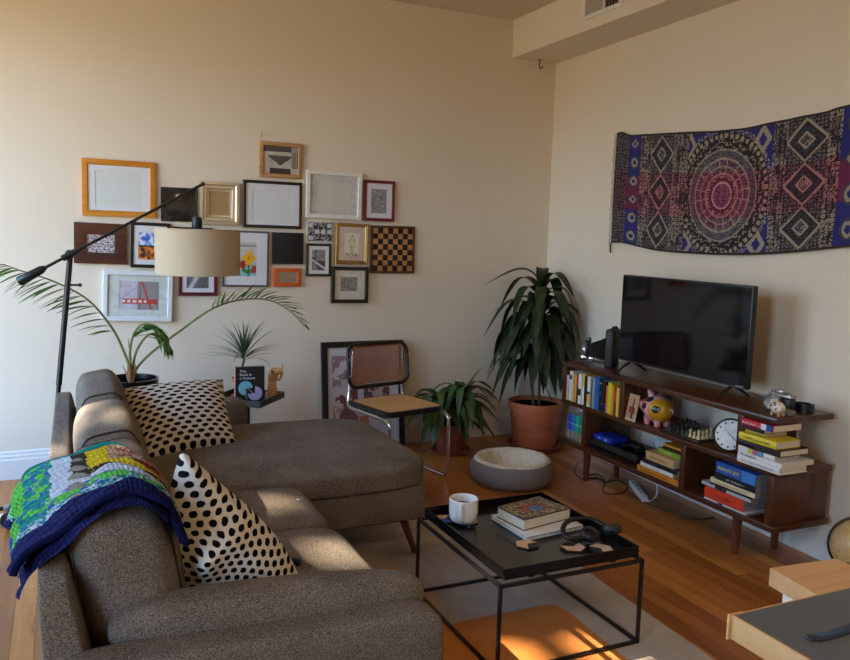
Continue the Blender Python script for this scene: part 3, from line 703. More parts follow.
#PART3
# ================================================================== SOFA
def tub(a, b, r0, r1): m = MB(); m.tube([a, b], [r0, r1], 16); return m
def sofa():
    t = thing('sectional_sofa', 'grey brown tweed sectional sofa with a chaise end and tapered wooden legs', 'sofa', (.5, 3.2, 0))
    F_ = M['sofa']
    m = MB(); m.bx(.0, .90, 2.04, 3.42, .17, .33, .02); m.build('base', F_, t)
    m = MB(); m.bx(.0, 1.585, 3.375, 4.44, .215, .385, .022, 3); m.build('chaise_base', F_, t)
    # back frame: slab leaning very slightly, soft top
    m = MB(); m.cush((-.020, 3.325, .445), (.076, 2.56, .575), 13, 20, None, lambda p: V((p.x-.28*p.z+.42*p.y+(1.25*(1-p.z) if p.x > 0 else 0), p.y, p.z))); m.build('back_frame', F_, t, sm=60)
    # near arm: outer panel and inner pad, both falling a little towards the front
    m = MB(); m.cush((.475, 1.985, .36), (1.0, .125, .39), 11, 22, None, lambda p: V((p.x+.012*(1-p.z*p.z)*(p.x > .9), p.y, p.z-(.06*(p.x+1) if p.z > 0 else 0)))); m.build('arm', F_, t, sm=60)
    m = MB(); m.cush((.530, 2.100, .532), (.90, .165, .17), 3.0, 16, Matrix.Rotation(.052, 3, 'Y'), lambda p: V((p.x, p.y, p.z+(.22*max(0, p.x-.6)**1.2 if p.z > 0 else 0))))
    m.build('arm_pad', F_, t)
    m = MB(); m.cush((.4725, 4.505, .402), (.945, .14, .475), 12, 16); m.build('arm', F_, t, sm=60)
    # chaise cushion, crowned
    m = MB(); m.cush((.865, 3.90, .435), (1.53, 1.10, .135), 7, 18, None, lambda p: V((p.x, p.y, p.z+(.38*(1-p.x**4)*(1-p.y**4) if p.z > 0 else 0)+.05*math.sin(p.x*5)*math.sin(p.y*3)*(p.z > 0))))
    cc = m.build('chaise_cushion', F_, t)
    for a, b_, c_, d_ in ((.13, .95, 2.17, 2.86), (.13, .945, 2.865, 3.375)):
        m = MB(); m.cush(((a+b_)/2, (c_+d_)/2, .395), (b_-a, d_-c_, .15), 8, 16, None, lambda p: V((p.x, p.y, p.z+(.22*(1-p.x**4)*(1-p.y**4) if p.z > 0 else 0))))
        sc_ = m.build('seat_cushion', F_, t)
    m = MB(); p = at(298, 501, z=.47); m.bx(p.x-.006, p.x+.006, p.y-.004, p.y+.004, .462, .478); m.build('care_tag', M['paper_w'], sc_, sm=0)
    # back cushions
    for i, (y0, y1, h, dx, tk) in enumerate(((2.12, 2.99, .0, -.022, .240), (3.0, 3.66, .0, .0, .205), (3.67, 4.40, .01, .005, .18))):
        R = Matrix.Rotation(-.17, 3, 'Y')
        m = MB()
        def puff(p, k=i): return V((p.x*(1+.30*(1-p.y**4)*(1-abs(p.z)**3)), p.y*(1+.02*(1-p.z*p.z)), p.z+(.05*(1-p.y**2) if p.z > 0 else 0)))
        m.cush((.165+dx, (y0+y1)/2, .645+h), (tk, y1-y0, .44), 5.0, 16, R, puff); bc = m.build('back_cushion', F_, t)
        # piping round both ends
        for e_ in (-.93, .93):
            L = []
            for k in range(40):
                q = 2*PI*k/40; c_, s_ = math.cos(q), math.sin(q); n_ = (abs(c_)**5+abs(s_)**5)**.2
                p = V((c_/n_, e_, s_/n_)); Ln = (abs(p.x)**5+abs(p.y)**5+abs(p.z)**5)**.2; p = puff(p/Ln)
                p = V((p.x*(tk+.0025)/2, p.y*(y1-y0)/2, p.z*.443/2)); L.append(V((.165+dx, (y0+y1)/2, .645+h))+R @ p)
            mm = MB(); mm.tube(L, .0048, 6, True); mm.build('piping', mat('sofa_seam', '#352d25', .95, ns=200, na=.2), bc)
    leg = [((1.572, 3.47, .0105), (1.50, 3.50, .235)), ((1.572, 4.36, 0), (1.50, 4.33, .235)), ((.86, 2.03, .0105), (.82, 2.09, .20)), ((.02, 2.03, 0), (.06, 2.09, .20)), ((.02, 4.5, 0), (.06, 4.46, .20))]
    for a, b_ in leg: a = (a[0], a[1], a[2]+.0042); tub(a, b_, .013, .025).build('leg', M['leg_wood'], t)
sofa()

# ------------------------------------------------------------------ throw pillows
def pillows():
    # far pillow, leaning back on the chaise
    TL, TR, BL, BR = V((.215, 4.29, .760)), V((.780, 4.32, .785)), V((.335, 3.81, .508)), V((.785, 3.955, .512))
    t = thing('throw_pillow', 'black spotted cream cushion leaning back at the chaise corner, below the palm', 'cushion', (.53, 4.0, .5), 'spotted cream throw pillows')
    nrm = (TR-TL).cross(BL-TL).normalized()
    if nrm.y > 0: nrm = -nrm
    m = MB()
    for sg in (1, -1):
        def fn(u, v):
            a, b = 2*u-1, 2*v-1
            pu = .5+.5*a*(1-.055*(1-b*b)*(abs(a)**2)); pv = .5+.5*b*(1-.055*(1-a*a)*(abs(b)**2))
            p = (BL*(1-pu)+BR*pu)*(1-pv)+(TL*(1-pu)+TR*pu)*pv
            h = .095*((1-a**2)*(1-b**2))**.42+.004*fbm(u*6, v*6, 2)*(1-a*a)
            return p+nrm*h*(sg if sg > 0 else .75*sg)
        uv = lambda u, v: (u*.52, v*.50)
        if sg > 0: m.grid(fn, 28, 28, uvf=uv)
        else: m.grid(lambda u, v: fn(1-u, v), 28, 28, uvf=uv)
    m.build('cover', M['dots_far'], t, sm=70)
    # near pillow: corner towards us
    Y = 2.36
    t = thing('throw_pillow', 'black spotted cream cushion standing on edge behind the near arm of the sofa', 'cushion', (.46, 2.33, .47), 'spotted cream throw pillows')
    out = [(183, 453), (176, 467), (170, 490), (168, 515), (169, 545), (174, 575), (186, 603), (208, 610), (240, 612), (275, 610), (308, 604), (298, 573), (279, 540), (253, 511), (225, 487), (203, 468)]
    P2 = [at(a, b, y=Y+.0022*(530-b)*.35) for a, b in out]
    loop = cr(P2, 4, True); n = len(loop)
    cen = at(226, 540, y=Y); cen.y = sum(p.y for p in P2)/len(P2)
    # ridge px line from apex to the dog ear
    rid = [at(183, 453, y=Y), at(222, 492, y=Y), at(243, 512, y=Y), at(232, 535, y=Y), at(206, 560, y=Y)]
    ridl = cr(rid, 8)
    view = (CAM-cen).normalized()
    m = MB(); rings = 16
    for sg in (1, -1):
        verts = []; uvs = []
        for i in range(rings+1):
            f = 1-i/rings
            for k in range(n):
                p = cen+(loop[k]-cen)*f
                h = (1-f**2.6)**.55
                d = min((V((p.x, 0, p.z))-V((q.x, 0, q.z))).length for q in ridl)
                dog = (V((p.x, 0, p.z))-V((rid[-1].x, 0, rid[-1].z))).length
                if sg > 0: off = .045*h+.095*(1-f)**.9+.030*math.exp(-(d/.045)**2)*min(1, h*1.5)+.035*math.exp(-(dog/.032)**2)*h
                else: off = -.085*h
                verts.append(p+view*off)
                uvs.append((0, 0))
        fs = []
        for i in range(rings):
            for k in range(n):
                q = [i*n+k, i*n+(k+1) % n, (i+1)*n+(k+1) % n, (i+1)*n+k]; fs.append(q if sg < 0 else q[::-1])
        m.add(verts, fs, 0, uvs)
    o = m.build('cover', M['dots_near'], t, sm=80)
    # the woven pattern turns where the cloth folds over the ridge
    me = o.data; ul = me.uv_layers['UVMap'].data; w0 = wloc(o); rx, rz = rid[2].x-cen.x, rid[2].z-cen.z
    for li, lp in enumerate(me.loops):
        q = me.vertices[lp.vertex_index].co+w0-cen; x, z = q.x, q.z
        zz = rid[0].z-cen.z
        xr = rx*min(1, max(0, (zz-z)/(zz-rz)))+(rid[0].x-cen.x)*max(0, (z-rz)/(zz-rz)) if z > rz else rx+(rid[4].x-cen.x-rx)*min(1, (rz-z)/(rz-rid[4].z+cen.z))
        k = min(1, max(0, (x-xr)/.34+.5)); an = .12-.40*k
        ul[li].uv = ((x*math.cos(an)+z*math.sin(an))*1.42+1, (-x*math.sin(an)+z*math.cos(an))*1.25+1)
    s1 = [at(*p, y=Y)+view*.112 for p in ((206, 560), (214, 572), (222, 583), (229, 592))]
    mm = MB(); mm.tube(cr(s1, 4), .0016, 5); mm.build('seam', mat('seam_thread', '#b7ac98', .9), t)
    # little dark control on the seat
    p = at(300, 567, z=.478); tt = at(288, 566, z=.478)
    m = MB(); m.tube([tt+V((0, 0, .016)), p+V((0, 0, .016))], .015, 10)
    tag(m.build('remote_control', M['black']), 'small dark remote poking out from under the standing spotted cushion', 'remote')
pillows()

# ------------------------------------------------------------------ crochet blanket
def blanket():
    prof = [(-.135, .585, 2.25, 3.10), (-.13, .64, 2.21, 3.08), (-.118, .712, 2.20, 3.06), (-.05, .778, 2.20, 2.93), (.03, .838, 2.18, 2.82), (.10, .884, 2.165, 2.68), (.165, .893, 2.15, 2.60), (.225, .862, 2.13, 2.50), (.258, .805, 2.12, 2.47), (.272, .75, 2.13, 2.45)]
    pts = cr([V((x, z, 0)) for x, z, _, _ in prof], 6); ny = cr([V((a, b, 0)) for _, _, a, b in prof], 6); N = len(pts)-1
    def surf(off, y0s=0, y1s=0, hem=1.0):
        def fn(u, v):
            u0 = .215*max(0, 1-v)**1.3*(1+.10*math.sin(v*13)); q = (u0+(1-u0)*u)*N; i = min(int(q), N-1); f = q-i
            p = pts[i]*(1-f)+pts[i+1]*f; e = ny[i]*(1-f)+ny[i+1]*f
            t = (pts[i+1]-pts[i]).normalized(); nn = V((-t.y, t.x, 0))
            y = (e.x+y0s)*(1-v)+(e.y+y1s)*v
            w = (1-min(1, u*3.2)); wav = .016*math.sin(v*15+1)*w+.006*math.sin(v*40+u*20)+.006*fbm(v*5, u*8, 4)
            fold = .016*math.sin(v*3.2*PI)*(.3+.7*w)
            dz = -.022*w*w*(math.sin(v*17+.6)*.5+.5)*hem
            p = p+nn*(off+wav*.9+fold*.5)+V((-.045*w*v, 0, 0))
            return V((p.x, y+.01*math.sin(u*25), p.y+dz))
        return fn
    navy, navy2 = rgb('#191c46'), rgb('#2b2f68'); green, teal, white = rgb('#67c650'), rgb('#1f8f80'), rgb('#d2d4da')
    blue = rgb('#4a66b4'); yel = rgb('#e2c322'); brown = rgb('#43352a'); tan = rgb('#c59a78'); red = rgb('#8d3b34'); mint = rgb('#a9d8c8'); gold = rgb('#c99a2e')
    def col(u, v):
        u0 = .215*max(0, 1-v)**1.3; u = u0+(1-u0)*u
        st = n2(u, v, 60, 1); k = n2(u, v, 26, 3); j = 1+.22*(n2(u, v, 90, 9)-.5)
        def o(c): return tuple(a*j*.62 for a in c)
        if v < .20: return o(mixc(navy, navy2, st))
        if u < .05+.02*math.sin(v*20): return o(mixc(navy, navy2, st))
        if v < .29:  # speckled white / teal / blue
            return o(white if k > .60 else (teal if k > .48 else (blue if k > .38 else mint)))
        left = u < .34
        if v < .42 and not left:
            return o(green if k < .60 else (mint if k < .66 else blue)) if u < .72 else o(green if n2(u, v, 12, 4) > .4 else mint)
        if left:
            if u < .10 and v > .62: return o(mixc(navy, navy2, st)) if k < .62 else o(mint)
            if u < .16 and v < .66: return o(blue if k > .42 else mixc(navy2, blue, .5))
            if u < .23: return o(green)
            return o(teal if k > .52 else (blue if k > .42 else green))
        if v < .54: return o(blue if (k < .38 and v < .46) else white)
        if u < .425: return o(white)
        if u < .49: return o(brown)
        if v < .585: return o(brown if st > .3 else gold)
        if v < .66: return o(yel if u < .78 else gold)
        if u < .58: return o(yel)
        if (.72 < v < .77 and .62 < u < .92) or (.85 < v < .93 and .61 < u < .70): return o(red if k > .36 else tan)
        if .77 < v < .83 and u > .68: return o(mixc(white, tan, .3))
        return o(tan if k > .4 else mixc(tan, red, .35))
    t = thing('crochet_blanket', 'multicolour crocheted blanket with navy border draped over the sofa back', 'blanket', (.05, 2.6, .56))
    m = MB(); m.grid(surf(.014), 110, 90, cf=col); fn2 = surf(.002)
    m.grid(lambda u, v: fn2(1-u, v), 110, 90, cf=lambda u, v: col(1-u, v))
    # rim
    f1 = surf(.014)
    for k in range(2):
        v0 = k; R = [f1(i/80, v0) for i in range(81)]; m.tube([(R[i]+fn2(i/80, v0))/2 for i in range(81)], .011, 7)
    o = m.build('upper_layer', M['yarn'], t, sm=80)
    ca = o.data.color_attributes['Col']; nrim = 0
    for pl in o.data.polygons:
        if pl.index >= 2*110*90:
            for li in pl.loop_indices: ca.data[li].color = (*[q*.62 for q in navy], 1) if (pl.index-2*9900) < 80*7+2 else (*[q*.45 for q in teal], 1)
    # under layer peeking out at the hem
    m = MB(); g = surf(-.010, -.05, -.10, 1.3)
    def low(u, v):
        p = g(u*.78, v); p.z -= .034*(1-min(1, u*3)); return p
    m.grid(low, 70, 60, cf=lambda u, v: mixc(navy, navy2, n2(u, v, 60, 2)*.3) if (v < .3 or u < .12 or n2(u, v, 9, 4) > .55) else (green if n2(u, v, 20, 5) > .5 else teal))
    m.build('under_layer', M['yarn'], t, sm=80)
blanket()

# ------------------------------------------------------------------ rug
def rug():
    # right edge follows the photograph's slight twist of the rug
    a, b = at(587, 571, z=.01), at(715, 660, z=.01)
    dx = (a.x-b.x)/(a.y-b.y)
    def right(y): return b.x+dx*(y-b.y)
    y0, y1 = 1.35, 3.93; x0 = .35
    t = thing('area_rug', 'pale grey wool rug with burnt orange blocks under the black tray table', 'rug', (1.3, 2.6, 0))
    def fn(u, v):
        y = y0+(y1-y0)*v; return V((x0+dx*(y-2.6)+(right(y)-x0-dx*(y-2.6))*u, y, .010))
    base, base2 = rgb('#b6a797'), rgb('#a39586'); org, org2 = rgb('#c47a35'), rgb('#b36c2b'); slate = rgb('#44494c')
    def rr(x, y, x0, x1, y0_, y1_, r=.06):
        if not (x0 < x < x1 and y0_ < y < y1_): return False
        cx = min(max(x, x0+r), x1-r); cy = min(max(y, y0_+r), y1_-r); return math.hypot(x-cx, y-cy) <= r
    def cf(u, v):
        p = fn(u, v); x, y = p.x, p.y; k = n2(x, y, 9, 3)
        if rr(x, y, 1.52, 1.86, 1.7, 2.10, .03): return mixc(slate, rgb('#6d7276'), k)
        if rr(x, y, .5, 1.93, 1.6, 2.75) or rr(x, y, .6, 1.42, 2.6, 3.36): return mixc(org, org2, k)
        return mixc(base, base2, k)
    m = MB(); m.grid(fn, 150, 190, cf=cf)
    m.build('pile', M['rug'], t, sm=0)
    m = MB(); c4 = [fn(0, 0), fn(1, 0), fn(1, 1), fn(0, 1)]
    m.prism([(p.x, p.y) for p in c4], lambda a_, b_, d: (a_, b_, d), .0, .0095); m.build('backing', mat('rug_backing', '#8d8175', .95), t, sm=0)
rug()

# ------------------------------------------------------------------ coffee table and what is on it
TX0, TX1, TY0, TY1 = 1.400, 2.040, 2.335, 3.055
def coffee_table():
    t = thing('tray_table', 'black metal tray coffee table on a thin square rod frame in mid room', 'coffee table', ((TX0+TX1)/2, (TY0+TY1)/2, .010))
    r = .0065; z0, z1 = .010+r, .352
    m = MB(); c = [(TX0, TY0), (TX1, TY0), (TX1, TY1), (TX0, TY1)]
    for k in range(4):
        (a, b), (c_, d) = c[k], c[(k+1) % 4]
        for z in (z0, z1): m.bx(min(a, c_)-r, max(a, c_)+r, min(b, d)-r, max(b, d)+r, z-r, z+r, .001)
    m.build('rod_frame', M['black_metal'], t)
    for a, b in c: mm = MB(); mm.bx(a-r, a+r, b-r, b+r, z0+r, z1-r, .0008); mm.build('leg', M['black_metal'], t)
    x0, x1, y0, y1 = TX0+.022, TX1-.008, TY0+.012, TY1-.012; h0, h1 = .366, .408; th = .004
    m = MB(); m.bx(x0, x1, y0, y1, h0, h0+.005)
    m.bx(x0, x0+th, y0, y1, h0+.005, h1, .001); m.bx(x1-th, x1, y0, y1, h0+.005, h1, .001)
    m.bx(x0+th, x1-th, y0, y0+th, h0+.005, h1, .001); m.bx(x0+th, x1-th, y1-th, y1, h0+.005, h1, .001)
    m.build('tray', M['black_gloss'], t, sm=20)
    for x in (x0+.12, x1-.12):
        for y in (y0+.004, y1-.02): m = MB(); m.bx(x-.012, x+.012, y, y+.016, z1+r, h0); m.build('tray_support', M['black_metal'], t, sm=0)
coffee_table()
TZ = .371
def hexpoly(r, c=(0, 0), a0=0): return [(c[0]+r*math.cos(a0+k*PI/3), c[1]+r*math.sin(a0+k*PI/3)) for k in range(6)]
def coaster(p, a0, cols, label, z=TZ, tilt=None):
    t = thing('coaster', label, 'coaster', (p.x, p.y, z), 'hexagonal coasters on the tray table')
    R = tilt.to_matrix() if tilt else Matrix.Identity(3)
    h = hexpoly(.050, (0, 0), a0)
    def f(a, b, d): q = R @ V((a, b, d)); return V((p.x, p.y, z))+q
    m = MB(); m.prism(h, f, 0, .006); m.build('slab', M['black'], t, sm=0)
    m = MB()
    thirds = [[h[0], h[1], h[2], (0, 0)], [h[2], h[3], h[4], (0, 0)], [h[4], h[5], h[0], (0, 0)]]
    for k, q in enumerate(thirds): m.prism(q, f, .006, .0068, mi=k)
    m.build('veneer', cols, t, sm=0)
def table_things():
    tan = mat('coaster_tan', '#c9a273', .55, ns=60, na=.1); dk = mat('coaster_dark', '#191716', .5); blu = mat('coaster_blue', '#3546a8', .5); pk = mat('coaster_pink', '#bfa08c', .55)
    p = at(463, 523, z=TZ); mug = p.copy()
    coaster(at(467, 522, z=TZ), .3, [tan, pk, tan], 'tan hexagonal coaster underneath the white mug')
    coaster(at(445, 520, z=TZ), .75, [tan, blu, dk], 'hexagonal coaster with a blue facet beside the white mug')
    coaster(at(527, 545.5, z=TZ), .1, [tan, tan, dk], 'tan and black hexagonal coaster in front of the stacked books')
    coaster(at(573, 548, z=TZ), .5, [dk, tan, pk], 'dark hexagonal coaster half under the headphones')
    coaster(at(601, 550, z=TZ), .15, [pk, dk, pk], 'pale hexagonal coaster at the near right corner of the tray')
    # mug
    z = TZ+.0068
    t = thing('coffee_mug', 'white ceramic mug of black coffee on a hexagonal coaster', 'mug', (mug.x, mug.y, z))
    c = V((mug.x, mug.y, z)); s = 1.22
    prof = [(.0, .0), (.026, 0), (.036, .006), (.042, .018), (.0445, .04), (.045, .088), (.0435, .090), (.0415, .088), (.041, .04), (.037, .012), (0, .008)]
    m = MB(); m.lathe([(a*s*1.14, b*s*.96) for a, b in prof], c, 40); m.build('cup', M['white'], t)
    m = MB(); m.lathe([(.0, .058*s), (.0408*s*1.13, .058*s)], c, 32); m.build('coffee', mat('coffee', '#1d0f08', .1), t)
    hd = (V((CAM.x, CAM.y, 0))-V((c.x, c.y, 0))).normalized(); hd = Matrix.Rotation(-.12, 3, 'Z') @ hd
    m = MB(); m.tube(cr([c+hd*a*s+V((0, 0, b*s)) for a, b in ((.048, .072), (.062, .074), (.075, .064), (.077, .046), (.067, .027), (.048, .018))], 5), .0065, 10, sx=.75); m.build('handle', M['white'], t)
    # book stack
    A, B_, Cc = at(499.5, 519, z=TZ+.01), at(521, 530, z=TZ+.01), at(571, 518, z=TZ+.01)
    def tabbook(name, label, corners, z, th, cov, cov_top=None, pages=M['paper'], pg_in=.004):
        """corners: 4 xy points; edge 0-1 is the open page edge seen on the left"""
        cx = sum(p[0] for p in corners)/4; cy = sum(p[1] for p in corners)/4
        t = thing(name, label, 'book', (cx, cy, z), 'books on the tray table')
        def sh(k): return [(cx+(p[0]-cx)*k, cy+(p[1]-cy)*k) for p in corners]
        f = lambda a, b, d: (a, b, d)
        ct = min(.003, th*.15)
        m = MB(); m.prism(corners, f, z, z+ct); m.prism(corners, f, z+th-ct, z+th)
        m.prism([corners[2], corners[3], sh(.985)[3], sh(.985)[2]], f, z+ct, z+th-ct); m.build('cover', cov, t, sm=0)
        m = MB(); m.prism(sh(1-pg_in*8), f, z+ct, z+th-ct); m.build('pages', pages, t, sm=0)
        return t, sh
    def quad(px, zz): return [(q.x, q.y) for q in (at(*p, z=zz) for p in px)]
    tabbook('magazine', 'thin glossy paperback lying on the tray under the thick illustrated book', quad([(491, 515), (527, 537), (583, 525), (548, 506)], TZ+.016), TZ, .016, M['paper_w'], pages=mat('magazine_pages', '#bdb9b4', .5, ns=40, na=.3))
    tq = quad([(497, 506.5), (524, 520), (571, 508), (539, 496)], TZ+.016+.048)
    t, sh = tabbook('hardback_book', 'thick hardback with an ornate red and blue patterned cover, on the tray table', tq, TZ+.016, .048, mat('book_dark_board', '#2c2018', .5), pages=mat('book_block', '#d3c7af', .8, ns=200, na=.1, stretch=(.1, .1, 3)))
    def art(u, v):
        k = n2(u, v, 16, 2); r = math.hypot(u-.5, v-.42)
        if r < .16: return rgb('#3a4a88') if k > .45 else (rgb('#9aa6c4') if k > .38 else rgb('#23284a'))
        if r < .30 and v > .35: return rgb('#9c2f1c') if k > .42 else rgb('#3d1a10')
        if k > .58: return rgb('#a88a58')
        return rgb('#5e4426') if k > .44 else rgb('#33281a')
    def on(u, v):
        a, b, c_, d = [V((p[0], p[1], TZ+.0645)) for p in tq]; return (b*(1-u)+c_*u)*(1-v)+(a*(1-u)+d*u)*v
    m = MB(); m.grid(lambda u, v: on(.03+.94*u, .03+.94*v), 64, 64, cf=art); m.build('cover_art', M['print'], t, sm=0)
    # headphones lying on their side
    hp = thing('headphones', 'black over ear headphones lying at the right of the tray', 'headphones', (*at(585, 535, z=TZ).to_2d(), TZ))
    p0 = at(585, 530, z=TZ+.02)
    c1 = at(590, 535, z=TZ+.03); c2 = at(612, 530, z=TZ+.025); 
    for i, (c_, tl) in enumerate(((c1, .25), (c2, -.35))):
        m = MB(); R = Matrix.Rotation(tl, 3, 'X')
        m.lathe([(.022, -.010), (.026, -.016), (.036, -.014), (.042, -.004), (.042, .008), (.037, .018), (.028, .021), (.022, .016), (.020, .006)], c_, 28, R, cap=False)
        e = m.build('ear_cushion', mat('ear_leather', '#0e0e10', .5, bs=80), hp)
        m = MB(); m.lathe([(0, -.006), (.024, -.006), (.024, .008), (0, .008)], c_, 24, R); m.build('speaker_cloth', M['black'], e)
    band = [c2+V((.0, .045, .0)), at(590, 519, z=TZ+.045), at(571, 520, z=TZ+.055), at(563, 528, z=TZ+.045), at(568, 538, z=TZ+.03), c1+V((-.035, -.012, .0))]
    m = MB(); m.tube(cr(band, 6), .0105, 10); m.build('headband', M['black'], hp)
table_things()
#PART4
# ================================================================== FLOOR LAMP
def floor_lamp():
    Y = 4.74
    top = at(70, 258, y=Y); low = at(53, 452, y=Y); d = (low-top)/(low.z-top.z)
    foot = low+d*(0-low.z)
    t = thing('floor_lamp', 'black boom arm floor lamp with beige linen drum shade behind the sofa', 'lamp', foot)
    m = MB(); m.lathe([(0, 0), (.15, 0), (.15, .012), (.143, .018), (.02, .022), (0, .022)], foot, 40); m.build('base', M['black_metal'], t)
    m = MB(); m.tube([foot+V((0, 0, .02)), low+(top-low)*.35], .0125, 12); m.tube([low+(top-low)*.35, top], .0155, 12); m.build('pole', M['black_metal'], t)
    m = MB(); j = top; a0 = at(20, 281, y=Y-.03); a1 = at(203, 184, y=Y-.03); dr = (a1-a0).normalized()
    m.ball(j+V((0, -.012, .02)), .026, None, 14, 10); m.tube([j+V((-.01, -.03, .02)), j+V((.01, .03, .02))], .014, 12)
    jj = a0+dr*((j-a0).dot(dr)); m.tube([j+V((0, -.01, .03)), jj], .009, 10); m.tube([jj-dr*.035, jj+dr*.06], .017, 12); m.build('joint', M['black_metal'], t)
    kp = at(70, 285, y=Y); m = MB(); m.tube([kp, kp+V((.045, 0, .0))], .006, 8); m.ball(kp+V((.05, 0, 0)), .011, None, 10, 8); m.build('knob', M['black_metal'], t)
    m = MB(); m.tube([a0+dr*.06, a1], .0085, 10); m.build('boom_arm', M['black_metal'], t)
    m = MB(); m.tube([a0-dr*.012, a0, a0+dr*.12, a0+dr*.145], [.020, .027, .022, .012], 14); m.build('counterweight', M['black_metal'], t)
    cx = at(197, 228, y=Y-.03)
    sc_, sb = at(154, 250, y=Y-.03), at(240, 250, y=Y-.03); R = (sb-sc_).length/2*.985; c = (sc_+sb)/2
    zt = at(197, 229.5, y=Y-.03).z; zb = at(197, 274, y=Y-.03).z
    m = MB(); prof = [(R, zb), (R, zt), (R-.004, zt), (R-.004, zb), (R, zb)]
    m.lathe(prof, (c.x, c.y, 0), 64, cap=False); sh = m.build('lamp_shade', M['linen'], t, sm=30)
    for z in (zt-.0, zb):
        m = MB(); m.tube([(c.x+R*math.cos(q*PI/32), c.y+R*math.sin(q*PI/32), z) for q in range(64)], .0028, 6, True)
        m.build('rim', mat('linen_tape', '#b9a78a', .9), sh)
    m = MB()
    for k in range(3):
        q = k*2*PI/3+.5; m.tube([(cx.x, c.y, zt-.012), (c.x+R*math.cos(q), c.y+R*math.sin(q), zt-.012)], .0025, 6)
    m.build('spider', M['black_metal'], t)
    s0 = at(197, 206, y=Y-.03)
    m = MB(); m.tube([a1, V((cx.x, c.y, a1.z-.015)), V((cx.x, c.y, s0.z+.03))], .006, 8); m.ball(a1, .012, None, 10, 8); m.build('hanger', M['black_metal'], t)
    m = MB(); m.lathe([(0, zt-.03), (.022, zt-.03), (.026, zt-.01), (.030, zt+.004), (.030, zt+.055), (.026, zt+.068), (.010, zt+.075), (0, zt+.075)], (cx.x, c.y, 0), 20); m.build('socket', M['black'], t)
    m = MB(); m.ball((cx.x, c.y, zt-.085), (.032, .032, .04), None, 16, 12); m.build('bulb', mat('frosted_bulb', '#e2dfd6', .3), t)
floor_lamp()

# ================================================================== PALM
def palm():
    c = at(131, 380, y=4.97)
    c = V((c.x, 4.97, 0)); rz = .700
    t = thing('potted_palm', 'feathery palm with long arching fronds in a glossy black planter behind the sofa', 'plant', (c.x, c.y, 0))
    R = .158
    m = MB(); m.lathe([(0, 0), (.115, 0), (.12, .01), (R-.004, rz-.045), (R, rz-.04), (R, rz), (R-.012, rz), (R-.016, rz-.05), (0, rz-.05)], c, 48); m.build('pot', mat('glossy_planter', '#0b0c0f', .22), t)
    m = MB(); m.lathe([(0, 0), (R-.017, 0)], c+V((0, 0, rz-.035)), 32); m.build('soil', M['soil'], t)
    b = V((c.x-.0, c.y, rz-.035))
    m = MB()
    for k in range(7):
        q = k*.9; p0 = b+V((.018*math.cos(q), .018*math.sin(q), 0)); m.leaf(p0, q, 1.35, .11+.02*(k % 3), .03, .3, 5, .5)
    m.build('husk', M['husk'], t)
    def frond(px, ys, lw, ll, n, up, seed, start=.35, name='frond', both=True):
        r = random.Random(seed)
        P = cr([at(a, b_, y=y) for (a, b_), y in zip(px, ys)], 10); P[0] = b.copy()
        N = len(P); m = MB(); m.tube(P, [.0075*(1-.8*i/(N-1))+.0012 for i in range(N)], 7, mi=1)
        for k in range(n):
            f = start+(1-start)*(k+.3)/n; q = f*(N-1); i = min(int(q), N-2); p = P[i].lerp(P[i+1], q-i); tg = (P[i+1]-P[i]).normalized()
            sd = tg.cross(V((0, 0, 1))).normalized(); nu = sd.cross(tg)
            for sg in ((1, -1) if both else (1,)):
                dr = (tg*(.55+.5*f)+sd*sg*r.uniform(.15, .55)+nu*(up*(1-.6*f)+r.uniform(-.15, .15))).normalized()
                L = ll*(math.sin(PI*(.22+.70*(f-start)/(1-start)))**.7)*r.uniform(.82, 1.1)
                az = math.atan2(dr.y, dr.x); el = math.asin(max(-1, min(1, dr.z)))
                m.leaf(p, az, el, L, lw*r.uniform(.8, 1.15), r.uniform(.1, .6), 6, .35, r.uniform(-1.2, 1.2), 0, .6)
        return m.build(name, [M['palm'], M['palmstem']], t)
    frond([(131, 372), (124, 352), (112, 328), (88, 300), (55, 282), (25, 272), (2, 264)], [4.97, 4.95, 4.92, 4.88, 4.84, 4.8, 4.78], .023, .22, 19, -1.5, 3, .30)
    frond([(133, 372), (150, 354), (180, 331), (212, 309), (240, 300), (268, 300), (290, 311), (304, 326)], [4.97, 4.98, 5.0, 5.03, 5.08, 5.12, 5.14, 5.15], .015, .16, 24, .8, 5, .42)
    frond([(131, 372), (130, 352), (134, 334), (143, 324), (156, 326), (166, 335)], [4.97, 4.94, 4.91, 4.87, 4.85, 4.84], .021, .17, 17, -1.0, 8, .34)
    frond([(132, 372), (137, 350), (150, 334), (164, 338), (172, 350)], [4.97, 4.99, 5.03, 5.06, 5.08], .018, .14, 14, -1.1, 9, .42)
    m = MB(); sp = [at(131, 360, y=4.95), at(129, 345, y=4.95), at(128, 338, y=4.95)]; m.tube(sp, [.006, .004, .001], 6); m.build('new_shoot', M['palmstem'], t)
palm()

